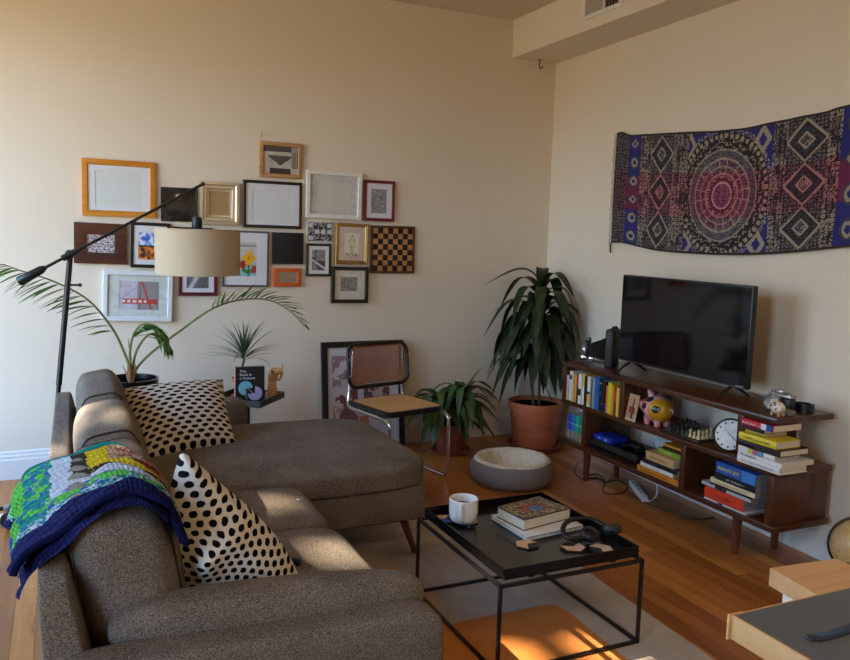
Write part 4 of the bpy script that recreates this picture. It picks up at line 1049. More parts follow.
# ================================================================== SIDE TABLE with book, hand and small plant
def side_table():
    z = .55
    Fp, Rp = at(260, 402, z=z), at(284.5, 391.5, z=z); ex = (Rp-Fp); w = ex.length; ex.normalize(); ey = V((-ex.y, ex.x, 0))
    f = lambda a, b, d: Fp+ex*a+ey*b+V((0, 0, d-z))
    c = f(w/2, w/2, 0)
    t = thing('side_table', 'small dark metal tray side table behind the far arm of the sofa', 'side table', (c.x, c.y, 0))
    m = MB(); h = .040; e = .008
    def bxp(mm, a0, a1, b0, b1, d0, d1): mm.prism([(a0, b0), (a1, b0), (a1, b1), (a0, b1)], f, d0, d1)
    bxp(m, 0, w, 0, w, z-h, z-h+.006)
    for r in ((0, w, 0, e), (0, w, w-e, w), (0, e, e, w-e), (w-e, w, e, w-e)): bxp(m, *r, z-h+.006, z)
    m.build('tray', mat('dark_tray', '#45423f', .3), t, sm=0)
    m = MB(); m.lathe([(.016, .012), (.016, z-h)], (c.x, c.y, 0), 16); m.build('pedestal', M['black_metal'], t)
    m = MB(); m.lathe([(0, 0), (.17, 0), (.17, .010), (.02, .014), (0, .014)], (c.x, c.y, 0), 40); m.build('base', M['black_metal'], t)
    tz = z-h+.0062
    # book standing
    bl, br = at(235.5, 402, y=4.93), at(265, 401.5, y=4.92); bl.z = br.z = tz
    wd = (br-bl).length*.985; ex2 = (br-bl).normalized(); ang = math.atan2(ex2.y, ex2.x)+.0
    hh = at(250, 367, y=4.92).z-tz
    tb = thing('standing_book', 'black book with white title and blue and lilac circles standing on the side table', 'book', ((bl.x+br.x)/2, (bl.y+br.y)/2, tz))
    O = bl.copy(); ny = V((-ex2.y, ex2.x, 0)); th = .03
    g = lambda a, b, d: O+ex2*a+ny*d+V((0, 0, b))
    sp = wd*.0
    def slab(mm, a0, a1, b0, b1, d0, d1): mm.prism([(a0, b0), (a1, b0), (a1, b1), (a0, b1)], g, d0, d1)
    blk = mat('book_black', '#151517', .45)
    m = MB(); slab(m, 0, wd, 0, hh, 0, .002); slab(m, 0, wd, 0, hh, th-.002, th); m.build('cover', blk, tb, sm=0)
    # spine faces left, pink
    m = MB(); slab(m, -.003, 0, 0, hh, 0, th); m.build('spine', mat('book_pink', '#cf9186', .5), tb, sm=0)
    m = MB(); slab(m, .002, wd-.003, .003, hh-.003, .002, th-.002); m.build('pages', M['paper'], tb, sm=0)
    ol = V(tb.location)
    def face(a, b): return frame_mtx(g(a, b, -.0004)-ol, ex2, V((0, 0, 1)), -ny)
    for i, s in enumerate(('This', 'Book is', 'a Camera')): text(s, hh*.10, face(wd*.14, hh*(.88-.10*i)), M['paper_w'], tb, font_scale_x=1.1)
    def disc(mm, ca, cb, r, q0, q1, d, mi): mm.prism([(ca+r*math.cos(q0+(q1-q0)*k/24), cb+r*math.sin(q0+(q1-q0)*k/24)) for k in range(25)]+[(ca, cb)], g, d, 0, mi)
    m = MB(); disc(m, wd*.34, hh*.40, hh*.20, 0, PI*1.5, -.0005, 0); disc(m, wd*.67, hh*.24, hh*.20, PI, PI*2.5, -.0006, 1)
    m.prism([(wd*.36, hh*.40), (wd*.37, hh*.40), (wd*.37, .02), (wd*.36, .02)], g, -.0008, 0, 2)
    m.prism([(wd*.37, hh*.42), (wd*.39, hh*.42), (wd*.66, hh*.22), (wd*.64, hh*.22)], g, -.0008, 0, 2)
    m.build('cover_art', [mat('print_aqua', '#6fb2bd', .5), mat('print_lilac', '#a89bbf', .5), mat('print_pale', '#c9ccd0', .5)], tb, sm=0)
    # wooden hand
    hb = at(272, 396, y=5.00); hb.z = tz
    th_ = thing('wooden_hand', 'jointed wooden artist hand upright on the side table, beside the black book', 'hand figurine', hb)
    k = at(272, 366, y=5.00).z-tz; W = M['hand_wood']
    m = MB(); m.lathe([(0, 0), (.034, 0), (.036, .01), (.030, k*.30), (.026, k*.48), (.024, k*.52), (0, k*.53)], hb, 24); m.build('forearm', W, th_)
    pc = hb+V((.004, 0, k*.66)); m = MB(); m.cush(pc, (.062, .036, k*.34), 3.2, 10, Matrix.Rotation(.12, 3, 'Y')); m.build('palm', W, th_)
    for i in range(4):
        x = -.022+.0155*i; L = (.036, .042, .040, .032)[i]
        b0 = pc+V((x+.01, -.002, k*.15)); pts = [b0, b0+V((.004, -.016, L*.62)), b0+V((.012, -.042, L*.66)), b0+V((.016, -.055, L*.22)), b0+V((.016, -.044, -L*.12))]
        m = MB(); m.tube(cr(pts, 4), [.0092-.0028*j/16 for j in range(17)], 9)
        for q in (1, 2): m.ball(pts[q], .0098, None, 10, 8)
        m.ball(pts[-1], .0066, None, 10, 8); m.build('finger', W, th_)
    b0 = pc+V((.030, -.008, -.02)); pts = [b0, b0+V((.018, -.016, .02)), b0+V((.018, -.03, .055)), b0+V((.022, -.03, .10))]
    m = MB(); m.tube(cr(pts, 4), [.0105-.0035*j/12 for j in range(13)], 9); m.ball(pts[-1], .0068, None, 10, 8); m.build('thumb', W, th_)
    p = at(266.5, 392, y=4.95); m = MB(); p.z = tz; m.tube([p, p+V((0, 0, .045))], .005, 8); m.ball(p+V((0, 0, .05)), .006, None, 8, 6)
    tag(m.build('chess_pawn_figure', M['white']), 'tiny white peg standing between the black book and the wooden hand', 'ornament')
    # spiky plant in terracotta behind the book
    pb = at(243, 398, y=5.09); pb.z = tz
    ts = thing('potted_dracaena', 'small spiky dracaena in a terracotta pot behind the standing black book', 'plant', pb)
    m = MB(); m.lathe([(0, .0), (.072, 0), (.078, .014), (.070, .016), (0, .016)], pb, 28); m.build('saucer', M['terra'], ts)
    m = MB(); m.lathe([(0, .016), (.045, .016), (.062, .10), (.068, .10), (.070, .13), (.062, .13), (.058, .115), (0, .115)], pb, 32); m.build('pot', M['terra'], ts)
    r = random.Random(4); zc = pb.z+.115; zt = at(243, 366, y=5.09).z
    m = MB(); hd = V((pb.x+.008, pb.y, zt+.045)); m.tube(cr([V((pb.x, pb.y, zc)), V((pb.x-.005, pb.y, zt-.02)), hd], 5), .008, 8); m.build('stem', M['stem'], ts)
    m = MB()
    for i in range(46):
        az = r.uniform(0, 2*PI); f = i/46; el = 1.45-1.25*f+r.uniform(-.12, .12); L = .26+.06*r.random()-(.07 if el > 1.2 else 0)
        m.leaf(hd+V((0, 0, .05*(1-f)-.01)), az, el, L, .0125, .35+.9*f, 7, .3, 0, 0, .55)
    m.build('foliage', M['spike'], ts)
side_table()

# ================================================================== LEANING POSTER + CANE CHAIR
def poster():
    tl, tr = at(322, 342, y=5.40), at(404, 342, y=5.40); br = at(404.5, 437, y=5.33)
    zt = (tl.z+tr.z)/2; x0, x1 = tl.x, (tr.x+br.x)/2
    yb, yt = 5.335, 5.425
    t = thing('leaning_poster', 'tall black framed art print leaning on the wall behind the cane chair', 'framed print', ((x0+x1)/2, yb, 0))
    n = V((0, -(zt), -(yt-yb)*-1)).normalized(); n = V((0, -zt, yt-yb)).normalized()
    ex, ez = V((1, 0, 0)), V((0, yt-yb, zt)).normalized(); L = V((0, yt-yb, zt)).length
    O = V((x0, yb, .004)); g = lambda a, b, d: O+ex*a+ez*b+n*d
    w = x1-x0; bd = .042
    m = MB()
    def slab(mm, a0, a1, b0, b1, d0, d1): mm.prism([(a0, b0), (a1, b0), (a1, b1), (a0, b1)], g, d0, d1)
    for r in ((0, w, 0, bd), (0, w, L-bd, L), (0, bd, bd, L-bd), (w-bd, w, bd, L-bd)): slab(m, *r, -.014, .014)
    m.build('frame', M['black'], t, sm=0)
    def art(u, v):
        if u < .06 or u > .90 or v < .05 or v > .92: return rgb('#c8c5c6')
        k = n2(u, v, 6, 3); q = n2(u*1.3, v, 11, 8)
        base = rgb('#aca8a8')
        if u < .42:
            if v > .68: return mixc(rgb('#cfc4be'), rgb('#94787a'), 1 if q > .55 else 0) if k > .42 else rgb('#8a6a66')
            if .42 < v < .60: return mixc(rgb('#c7b9b2'), rgb('#6c3330'), 1 if k > .5 else 0)
            if v < .42: return rgb('#74474a') if k > .48 else (rgb('#a98d80') if q > .5 else rgb('#c9b7aa'))
            return rgb('#8d7b78') if k > .5 else rgb('#b9aeac')
        if .50 < u < .86 and .40 < v < .58: return rgb('#6c4240') if q > .5 else (rgb('#b9a29c') if k > .5 else rgb('#4a3a3c'))
        if .44 < u < .56 and .16 < v < .30: return rgb('#a5603a')
        return mixc(base, rgb('#bdb9ba'), k)
    m = MB(); m.grid(lambda u, v: g(bd+(w-2*bd)*u, bd+(L-2*bd)*v, .002), 60, 84, cf=art); m.build('print', M['print'], t, sm=0)
    m = MB(); slab(m, bd, w-bd, bd, L-bd, -.008, 0); m.build('backing', M['black'], t, sm=0)
poster()

def cane_chair():
    rz = .235
    c = (at(353, 403, z=.46)+at(407, 397, z=.46)+at(443, 409, z=.46)+at(380, 419, z=.46))/4
    c = V((c.x, c.y, 0))
    t = thing('cane_chair', 'cantilever chair with chrome tube frame and woven cane seat and back', 'chair', c)
    R = Matrix.Rotation(rz, 3, 'Z')
    L = lambda x, y, z: c+R @ V((x, y, z))     # local: -y front
    hw, hd = .235, .235; r = .0125
    m = MB()
    side = lambda s: [L(s*.205+.026, .262, .81), L(s*.212+.018, .255, .66), L(s*.222+.006, .245, .50), L(s*hw, .20, .448), L(s*hw, .05, .442), L(s*hw, -.17, .440), L(s*hw, -.245, .425), L(s*hw, -.268, .38), L(s*hw, -.270, .2), L(s*hw, -.270, .07), L(s*hw, -.255, .022), L(s*hw, -.20, .0128), L(s*hw, .0, .0126), L(s*hw, .17, .0126)]
    Lp = side(1)+[L(.215, .222, .0126), L(.16, .235, .0126), L(-.16, .235, .0126), L(-.215, .222, .0126)]+side(-1)[::-1]
    m.tube(cr(Lp, 6), r, 12); m.build('tube_frame', M['chrome'], t)
    # seat: dark wood rim + cane
    def rr(hx, hy, rad, n=8):
        o = []
        for cx, cy, a in ((hx-rad, hy-rad, 0), (-hx+rad, hy-rad, 90), (-hx+rad, -hy+rad, 180), (hx-rad, -hy+rad, 270)):
            for k in range(n+1): q = math.radians(a+90*k/n); o.append((cx+rad*math.cos(q), cy+rad*math.sin(q)))
        return o
    ebony = mat('ebonised_wood', '#110e0d', .35)
    o_, i_ = rr(.232, .235, .05), rr(.190, .190, .035); n = len(o_); z0, z1 = .452, .485
    m = MB(); v = [L(a, b, z) for z in (z0, z1) for a, b in o_]+[L(a, b, z) for z in (z0, z1) for a, b in i_]
    f = []
    for k in range(n):
        j = (k+1) % n; f += [[k, j, n+j, n+k], [2*n+j, 2*n+k, 3*n+k, 3*n+j], [n+k, n+j, 3*n+j, 3*n+k], [j, k, 2*n+k, 2*n+j]]
    m.add(v, f); m.build('seat_frame', ebony, t, sm=30)
    m = MB(); P = [L(a*1.13, b*1.14, z1+.0015) for a, b in i_]; uvs = [(a+.5, b+.5) for a, b in i_]; P += [L(a, b, z1-.012) for a, b in i_]
    m.add(P, [list(range(n))]+[[(k+1) % n, k, n+k, n+(k+1) % n] for k in range(n)], 0, uvs+uvs); m.build('seat_cane', M['cane'], t, sm=20)
    # back: curved rounded rectangle hoop with open cane lattice
    bw, bh = .252, .150; zc = .706
    def B(a, b, d=0): cur = .035*(1-(a/bw)**2); return L(a+.026, .246+cur-d+.02*(b/bh), zc+b)
    hp = rr(bw, bh, .07, 7)
    m = MB(); m.tube([B(a*.972, b*.955) for a, b in hp], .0135, 8, True); m.build('back_frame', ebony, t, sm=60)
    hx, hy, rad = bw-.016, bh-.016, .058
    def lim(a, hx, hy):   # half extent of the rounded rectangle at offset a
        a = abs(a)
        return hy if a < hx-rad else hy-rad+math.sqrt(max(0, rad**2-(a-hx+rad)**2))
    m = MB(); nv = 25; nh = 15
    for k in range(1, nv):
        a = -hx+2*hx*k/nv; e = lim(a, hx, hy); m.tube([B(a, -e, .002), B(a, 0, .002), B(a, e, .002)], .0050, 4)
    for k in range(1, nh):
        b = -hy+2*hy*k/nh; e = lim(b, hy, hx); m.tube([B(-e+2*e*q/10, b, -.001) for q in range(11)], .0050, 4)
    m.build('back_cane', M['cane_strand'], t, sm=0)
    m = MB()
    for s in (1, -1):
        for b in (.05, -.06): m.tube([B(s*(bw-.008), b, -.006), B(s*(bw-.008), b, .018)], .006, 8)
    m.build('screw', M['steel'], t)
cane_chair()

# ================================================================== FLOOR PLANTS, PET BED
def pot_prof(R, Rb, h, rim=.04, th=.014): return [(0, .0), (Rb, 0), (Rb+.004, .006), (R-.014, h-rim-.004), (R-.014, h-rim), (R, h-rim+.004), (R, h-.006), (R-.004, h), (R-th, h), (R-th-.004, h-.05), (0, h-.05)]
def floor_plants():
    # tall corn plant
    c = V((3.262, 5.03, 0))
    t = thing('tall_dracaena', 'tall dark leafy corn plant in a big terracotta pot in the room corner', 'plant', c)
    m = MB(); m.lathe([(0, 0), (.185, 0), (.205, .035), (.197, .037), (.180, .012), (0, .012)], c, 48); m.build('saucer', M['terra_dark'], t)
    m = MB(); m.lathe(pot_prof(.208, .160, .352, .06), c+V((0, 0, .0125)), 56); m.build('pot', M['terra'], t)
    m = MB(); m.lathe([(0, 0), (.185, 0)], c+V((0, 0, .332)), 32); m.build('soil', M['soil'], t)
    r = random.Random(21)
    stems = [[c+V((-.02, .0, .32)), c+V((-.035, .01, .6)), c+V((-.03, .0, .95)), c+V((.02, -.01, 1.24))], [c+V((.03, .0, .32)), c+V((.025, .0, .62)), c+V((.03, .01, .95)), c+V((.05, .0, 1.08))]]
    for s in stems: m = MB(); m.tube(cr(s, 6), [.012-.004*k/18 for k in range(19)], 8); m.build('stem', M['stem'], t)
    m = MB(); m.tube(cr([c+V((.0, -.01, .62)), c+V((.06, -.02, .50)), c+V((.13, -.02, .36))], 5), .004, 6); m.build('dry_shoot', M['stem'], t)
    m = MB()
    for si, (z0, z1, n) in enumerate(((.70, 1.24, 46), (.62, 1.06, 34))):
        P = cr(stems[si], 12)
        for i in range(n):
            f = i/n; z = z0+(z1-z0)*f; p = min(P, key=lambda q: abs(q.z-z)).copy(); p.z = z
            az = i*2.39996+r.uniform(-.25, .25)+si
            top = f > .9
            el = .25+.5*f+r.uniform(-.2, .3) if not top else 1.0+r.uniform(-.1, .3)
            L = r.uniform(.44, .60)
            dr = el+1.25+r.uniform(-.25, .15) if not top else r.uniform(1.4, 2.4)
            ex = p.x+math.cos(az)*L*.62; ey = p.y+math.sin(az)*L*.62
            if ey > 5.40: L *= max(.4, (5.40-p.y)/(ey-p.y))
            if ex > 3.53: L *= max(.4, (3.53-p.x)/(ex-p.x))
            m.leaf(p, az, el, L, r.uniform(.080, .105), dr, 14, .2, r.uniform(-.5, .5), 0, .8, True)
    m.v = [V((min(p.x, RX(p.y)-.006), min(p.y, BY-.006), p.z)) for p in m.v]
    m.build('foliage', M['leaf'], t)
    # low plant by the chair
    c = V((2.585, 5.12, 0))
    t = thing('low_dracaena', 'low arching green plant in a terracotta pot on the floor beside the cane chair', 'plant', c)
    m = MB(); m.lathe([(0, 0), (.135, 0), (.155, .03), (.148, .032), (.130, .011), (0, .011)], c, 40); m.build('saucer', M['terra_dark'], t)
    m = MB(); m.lathe(pot_prof(.128, .098, .215, .05), c+V((0, 0, .0115)), 44); m.build('pot', M['terra_dark'], t)
    m = MB(); m.lathe([(0, 0), (.112, 0)], c+V((0, 0, .19)), 24); m.build('soil', M['soil'], t)
    heads = [(V((-.09, .02, .36)), 32), (V((.08, -.02, .41)), 34), (V((.0, -.05, .30)), 18)]
    for h, n in heads: m = MB(); m.tube(cr([c+V((h.x*.3, h.y*.3, .18)), c+V((h.x*.8, h.y, .25)), c+h], 5), .008, 7); m.build('stem', M['stem'], t)
    m = MB()
    for h, n in heads:
        for i in range(n):
            f = i/n; az = i*2.4+r.uniform(-.3, .3); el = .15+.75*f+r.uniform(-.1, .1); L = r.uniform(.30, .43)
            p = c+h+V((0, 0, -.06+.1*f)); ey = p.y+math.sin(az)*L*.8
            if ey > 5.41: L *= max(.35, (5.41-p.y)/(ey-p.y))
            m.leaf(p, az, el, L, r.uniform(.052, .068), el+r.uniform(.5, 1.3), 12, .2, r.uniform(-.5, .5), 0, .7, True)
    m.leaf(c+V((.08, -.02, .40)), -.5, 1.15, .30, .05, .35, 9, .4, .3, 0, .6)
    m.build('foliage', M['leaf2'], t)
    # pet bed
    c = V((2.655, 4.345, 0))
    t = thing('pet_bed', 'round grey pet bed lined with cream fleece on the wooden floor', 'pet bed', c)
    wob = lambda q, i: 1+.012*math.sin(q*9+i)+.01*math.sin(q*4)
    m = MB(); m.lathe([(0, .004), (.20, .004), (.232, .0), (.262, .03), (.277, .075), (.272, .12), (.252, .152), (.228, .162)], c, 72, wob=lambda q, i: 1+.006*math.sin(q*5+i), cap=False); m.build('bolster', mat('grey_felt', '#77726c', .95, ns=90, na=.12, bs=200, bst=.4), t, sm=80)
    m = MB(); m.lathe([(.250, .153), (.240, .166), (.222, .168), (.200, .150), (.185, .11), (.172, .078), (.14, .066), (.07, .07), (0, .074)], c, 72, wob=lambda q, i: 1+.016*math.sin(q*17+i*.7)*(i > 0)+.010*math.sin(q*7+i), cap=False); m.build('fleece', mat('cream_fleece', '#cdbfa6', .98, ns=40, na=.12, bs=60, bst=.9), t, sm=80)
    m = MB(); m.lathe([(0, 0), (.205, 0), (.205, .004), (0, .004)], c, 40); m.build('sole', M['black'], t)
floor_plants()
#PART5
# ================================================================== MEDIA CONSOLE
CX0, CX1 = 3.07, 3.45                    # front and back
CY0, CY1 = 2.615, 4.418                  # near and far end
TOPZ, MIDZ, BOTZ = .777, .520, .247      # upper faces of the three boards
TH = .030
def console():
    t = thing('media_console', 'long dark walnut media console with open shelves on tapered legs below the television', 'media console', ((CX0+CX1)/2, (CY0+CY1)/2, 0))
    W, Z = M['walnut'], M['walnut_z']
    def part(n, *r, m=W): q = MB(); q.bx(*r, .003); q.build(n, m, t)
    part('top', CX0-.01, CX1, 2.632, CY1-.005, TOPZ-TH, TOPZ)
    part('shelf', CX0, CX1, CY0, CY1, MIDZ-TH, MIDZ)
    part('shelf', CX0-.004, CX1, CY0-.006, CY1+.005, BOTZ-TH, BOTZ)
    part('end_panel', CX0, CX1, CY1-.045, CY1-.006, MIDZ, TOPZ-TH, m=Z)
    part('divider', CX0, CX1, 3.767, 3.805, MIDZ, TOPZ-TH, m=Z)
    part('divider', CX0, CX1, 2.838, 2.878, MIDZ, TOPZ-TH, m=Z)
    part('divider', CX0, CX1, 4.135, 4.172, BOTZ, MIDZ-TH, m=Z)
    part('divider', CX0, CX1, 3.222, 3.260, BOTZ, MIDZ-TH, m=Z)
    part('end_panel', CX0, CX1, CY0+.012, CY0+.055, BOTZ, MIDZ-TH, m=Z)
    for x, y, dx, dy in ((3.14, 2.895, 0, 0), (3.14, 4.19, 0, 0), (3.39, 2.87, 0, 0), (3.39, 4.19, 0, 0)):
        m = MB(); m.tube([V((x, y, 0)), V((x, y, BOTZ-TH))], [.017, .027], 18); m.build('leg', M['leg_wood'], t)
console()

def television():
    X = 3.205; y0, y1 = 2.965, 4.005; z0, z1 = .845, 1.384
    t = thing('television', 'large black flat screen television standing on the walnut console', 'television', (X, (y0+y1)/2, TOPZ))
    m = MB(); m.bx(X, X+.035, y0, y1, z0, z1, .004); m.bx(X+.035, X+.06, y0+.15, y1-.15, z0+.02, z0+.30, .008); m.build('housing', M['black'], t)
    m = MB(); e = .009; m.bx(X-.0035, X, y0+e, y1-e, z0+.018, z1-e); m.build('screen', M['screen'], t, sm=0)
    m = MB(); m.bx(X-.003, X, y0+.001, y1-.001, z0, z0+.006); m.build('trim_strip', mat('tv_silver_strip', '#75726e', .3, .8), t, sm=0)
    m = MB(); m.bx(X-.0015, X, y0+.02, y0+.07, z0+.008, z0+.0135); m.build('maker_badge', M['steel'], t, sm=0)
    for y in (y0+.105, y1-.105):
        m = MB(); a = V((X+.018, y, z0+.004))
        for d in (-.105, .12): m.tube([a, a+V((d*.55, 0, -.030)), V((a.x+d, y, TOPZ+.006))], [.010, .0085, .006], 8)
        m.build('foot', M['black'], t)
television()

def bellows_camera():
    # front faces left along +y
    p = at(614, 365, x=3.20); yb = 4.005
    c = V((3.20, 4.053, TOPZ))
    t = thing('bellows_camera', 'antique black folding bellows camera with silver shutter left of the television', 'camera', c)
    B = mat('old_leather', '#17120f', .55, ns=50, na=.2, bs=120, bst=.3)
    m = MB(); m.bx(3.13, 3.27, 4.025, 4.082, TOPZ, TOPZ+.250, .012, 3); m.build('body', B, t)
    m = MB(); m.tube([(3.15, 4.045, TOPZ+.247), (3.18, 4.045, TOPZ+.262), (3.22, 4.045, TOPZ+.262), (3.25, 4.045, TOPZ+.247)], .006, 8, sx=2); m.build('carry_strap', B, t)
    m = MB(); m.bx(3.155, 3.245, 4.075, 4.275, TOPZ+.02, TOPZ+.028, .002); m.tube([(3.20, 4.25, TOPZ), (3.20, 4.25, TOPZ+.02)], .006, 8); m.build('drop_bed', M['black_metal'], t)
    m = MB(); n = 10; rings = []
    for i in range(2*n+1):
        f = i/(2*n); s = (.062*(1-f)+.032*f)*(1.0 if i % 2 else .88); y = 4.075+.135*f; zc = TOPZ+.118*(1-f)+.098*f
        rings.append([(3.20-s, y, zc-s*1.25), (3.20+s, y, zc-s*1.25), (3.20+s, y, zc+s*1.25), (3.20-s, y, zc+s*1.25)])
    v = [q for r in rings for q in r]; m.add(v, [[i*4+k, i*4+(k+1) % 4, (i+1)*4+(k+1) % 4, (i+1)*4+k] for i in range(2*n) for k in range(4)]); m.build('bellows', M['black'], t, sm=0)
    m = MB(); m.bx(3.165, 3.235, 4.21, 4.226, TOPZ+.05, TOPZ+.15, .003); m.build('lens_board', B, t)
    ry = Matrix.Rotation(-PI/2, 3, 'X')
    m = MB(); m.lathe([(0, 0), (.030, 0), (.030, .016), (.020, .018), (.018, .028), (0, .024)], (3.20, 4.226, TOPZ+.098), 24, ry); m.build('lens', M['steel'], t)
    m = MB(); m.bx(3.15, 3.185, 4.212, 4.25, TOPZ+.030, TOPZ+.062, .005); m.bx(3.155, 3.19, 4.165, 4.195, TOPZ+.028, TOPZ+.056, .004); m.build('focus_scale', M['chrome'], t)
    m = MB(); m.bx(3.185, 3.215, 4.20, 4.235, TOPZ+.15, TOPZ+.178, .004); m.build('viewfinder', M['black'], t)
    t.location = (3.235, 4.11, TOPZ); t.rotation_euler = (0, 0, .58)
bellows_camera()

# ------------------------------------------------------------------ books
BK = {}
def bmat(h):
    if h not in BK: BK[h] = mat('cover_'+h[1:], h, .45, ns=25, na=.05)
    return BK[h]
def lying_book(x, y0, y1, z, th, dep, col, label, group, pages='paper', rot=0, spine=None, tcol=None, tsz=.7, tal=.08, soft=False, band=None):
    """spine towards the room (-x), long edge along y, lying flat at height z"""
    L = y1-y0; c = V((x+dep/2, (y0+y1)/2, z))
    t = thing('book', label, 'book', c, group, rot)
    ct = .0012 if soft else .0028; ov = 0 if soft else .004
    m = MB(); X0, X1 = -dep/2, dep/2
    m.bx(X0, X1, -L/2, L/2, 0, ct); m.bx(X0, X1, -L/2, L/2, th-ct, th)
    n = 6; prof = []
    for k in range(n+1):
        a = k/n; prof.append((X0-(.0 if soft else .004)*math.sin(PI*a)+.0, ct*0+th*a))
    v = [(p[0], -L/2, p[1]) for p in prof]+[(p[0], L/2, p[1]) for p in prof]+[(p[0]+ct, -L/2, p[1]) for p in prof]+[(p[0]+ct, L/2, p[1]) for p in prof]; q = n+1
    f = []
    for k in range(n): f += [[k, q+k, q+k+1, k+1], [2*q+k, 2*q+k+1, 3*q+k+1, 3*q+k], [k, k+1, 2*q+k+1, 2*q+k], [q+k, 3*q+k, 3*q+k+1, q+k+1]]
    m.add(v, f); m.build('cover', bmat(col), t, world=False, sm=40)
    m = MB(); m.bx(X0+ct, X1-ov, -L/2+ov, L/2-ov, ct, th-ct); m.build('pages', M[pages] if isinstance(pages, str) else pages, t, world=False, sm=0)
    if band:
        for (a, b, h) in band:
            m = MB(); m.bx(X0-.0055, X0-.001, L/2-L*b, L/2-L*a, .0012, th-.0012); m.build('spine_band', bmat(h), t, world=False, sm=0)
    if spine:
        for s, off in (spine if isinstance(spine, list) else [(spine, tal)]):
            mt = frame_mtx((X0-.0062, L/2-L*off, th*.48), (0, -1, 0), (0, 0, 1), (-1, 0, 0)); 
            if not s.startswith('#'): text(s, th*tsz, mt, bmat(tcol or '#e8e2d4'), t, ext=.0003); continue
            # lettering too small to read in the photograph: a run of letter sized strokes
            rr_ = random.Random(int(L*9999)); q = MB(); a = 0; hh = th*tsz*.68
            while a < (1-off-.14)*L*float(s[1:]):
                if rr_.random() < .16: a += hh*.6
                w_ = hh*rr_.uniform(.30, .62); k_ = hh*rr_.uniform(.75, 1); q.prism([(a, -hh/2), (a+w_*.35, -hh/2), (a+w_*.35, k_-hh/2), (a, k_-hh/2)], lambda u_, v_, d_: mt @ V((u_, v_, d_)), -.0003, .0003)
                if rr_.random() < .7: e_ = hh*rr_.choice((-.5, -.1, .3)); q.prism([(a, e_), (a+w_, e_), (a+w_, e_+hh*.2), (a, e_+hh*.2)], lambda u_, v_, d_: mt @ V((u_, v_, d_)), -.0003, .0003)
                a += w_+hh*.16
            q.build('lettering', bmat(tcol or '#e8e2d4'), t, world=False, sm=0)
    return t
def upright_book(x, y, z, th, h, dep, col, label, group, spine=None, tcol=None, lean=0, band=None):
    """standing, spine towards the room; y = far side, thickness runs towards the viewer's right (-y)"""
    c = V((x+dep/2, y-th/2, z)); t = thing('book', label, 'book', c, group); t.rotation_euler = (lean, 0, 0)
    ct = .0014; X0, X1 = -dep/2, dep/2
    m = MB(); m.bx(X0, X1, -th/2, -th/2+ct, 0, h); m.bx(X0, X1, th/2-ct, th/2, 0, h); m.bx(X0-.001, X0+ct, -th/2+ct, th/2-ct, 0, h); m.build('cover', bmat(col), t, world=False, sm=0)
    m = MB(); m.bx(X0+ct, X1-.002, -th/2+ct, th/2-ct, .002, h-.003); m.build('pages', M['paper'], t, world=False, sm=0)
    if band:
        for a, b, hx in band:
            m = MB(); m.bx(X0-.0018, X0-.0009, -th/2+.0006, th/2-.0006, h*a, h*b); m.build('spine_band', bmat(hx), t, world=False, sm=0)
    if spine: text(spine, th*.62, frame_mtx((X0-.0021, 0, h*.9), (0, 0, -1), (0, -1, 0), (-1, 0, 0)), bmat(tcol), t, ext=.0003)
    return t
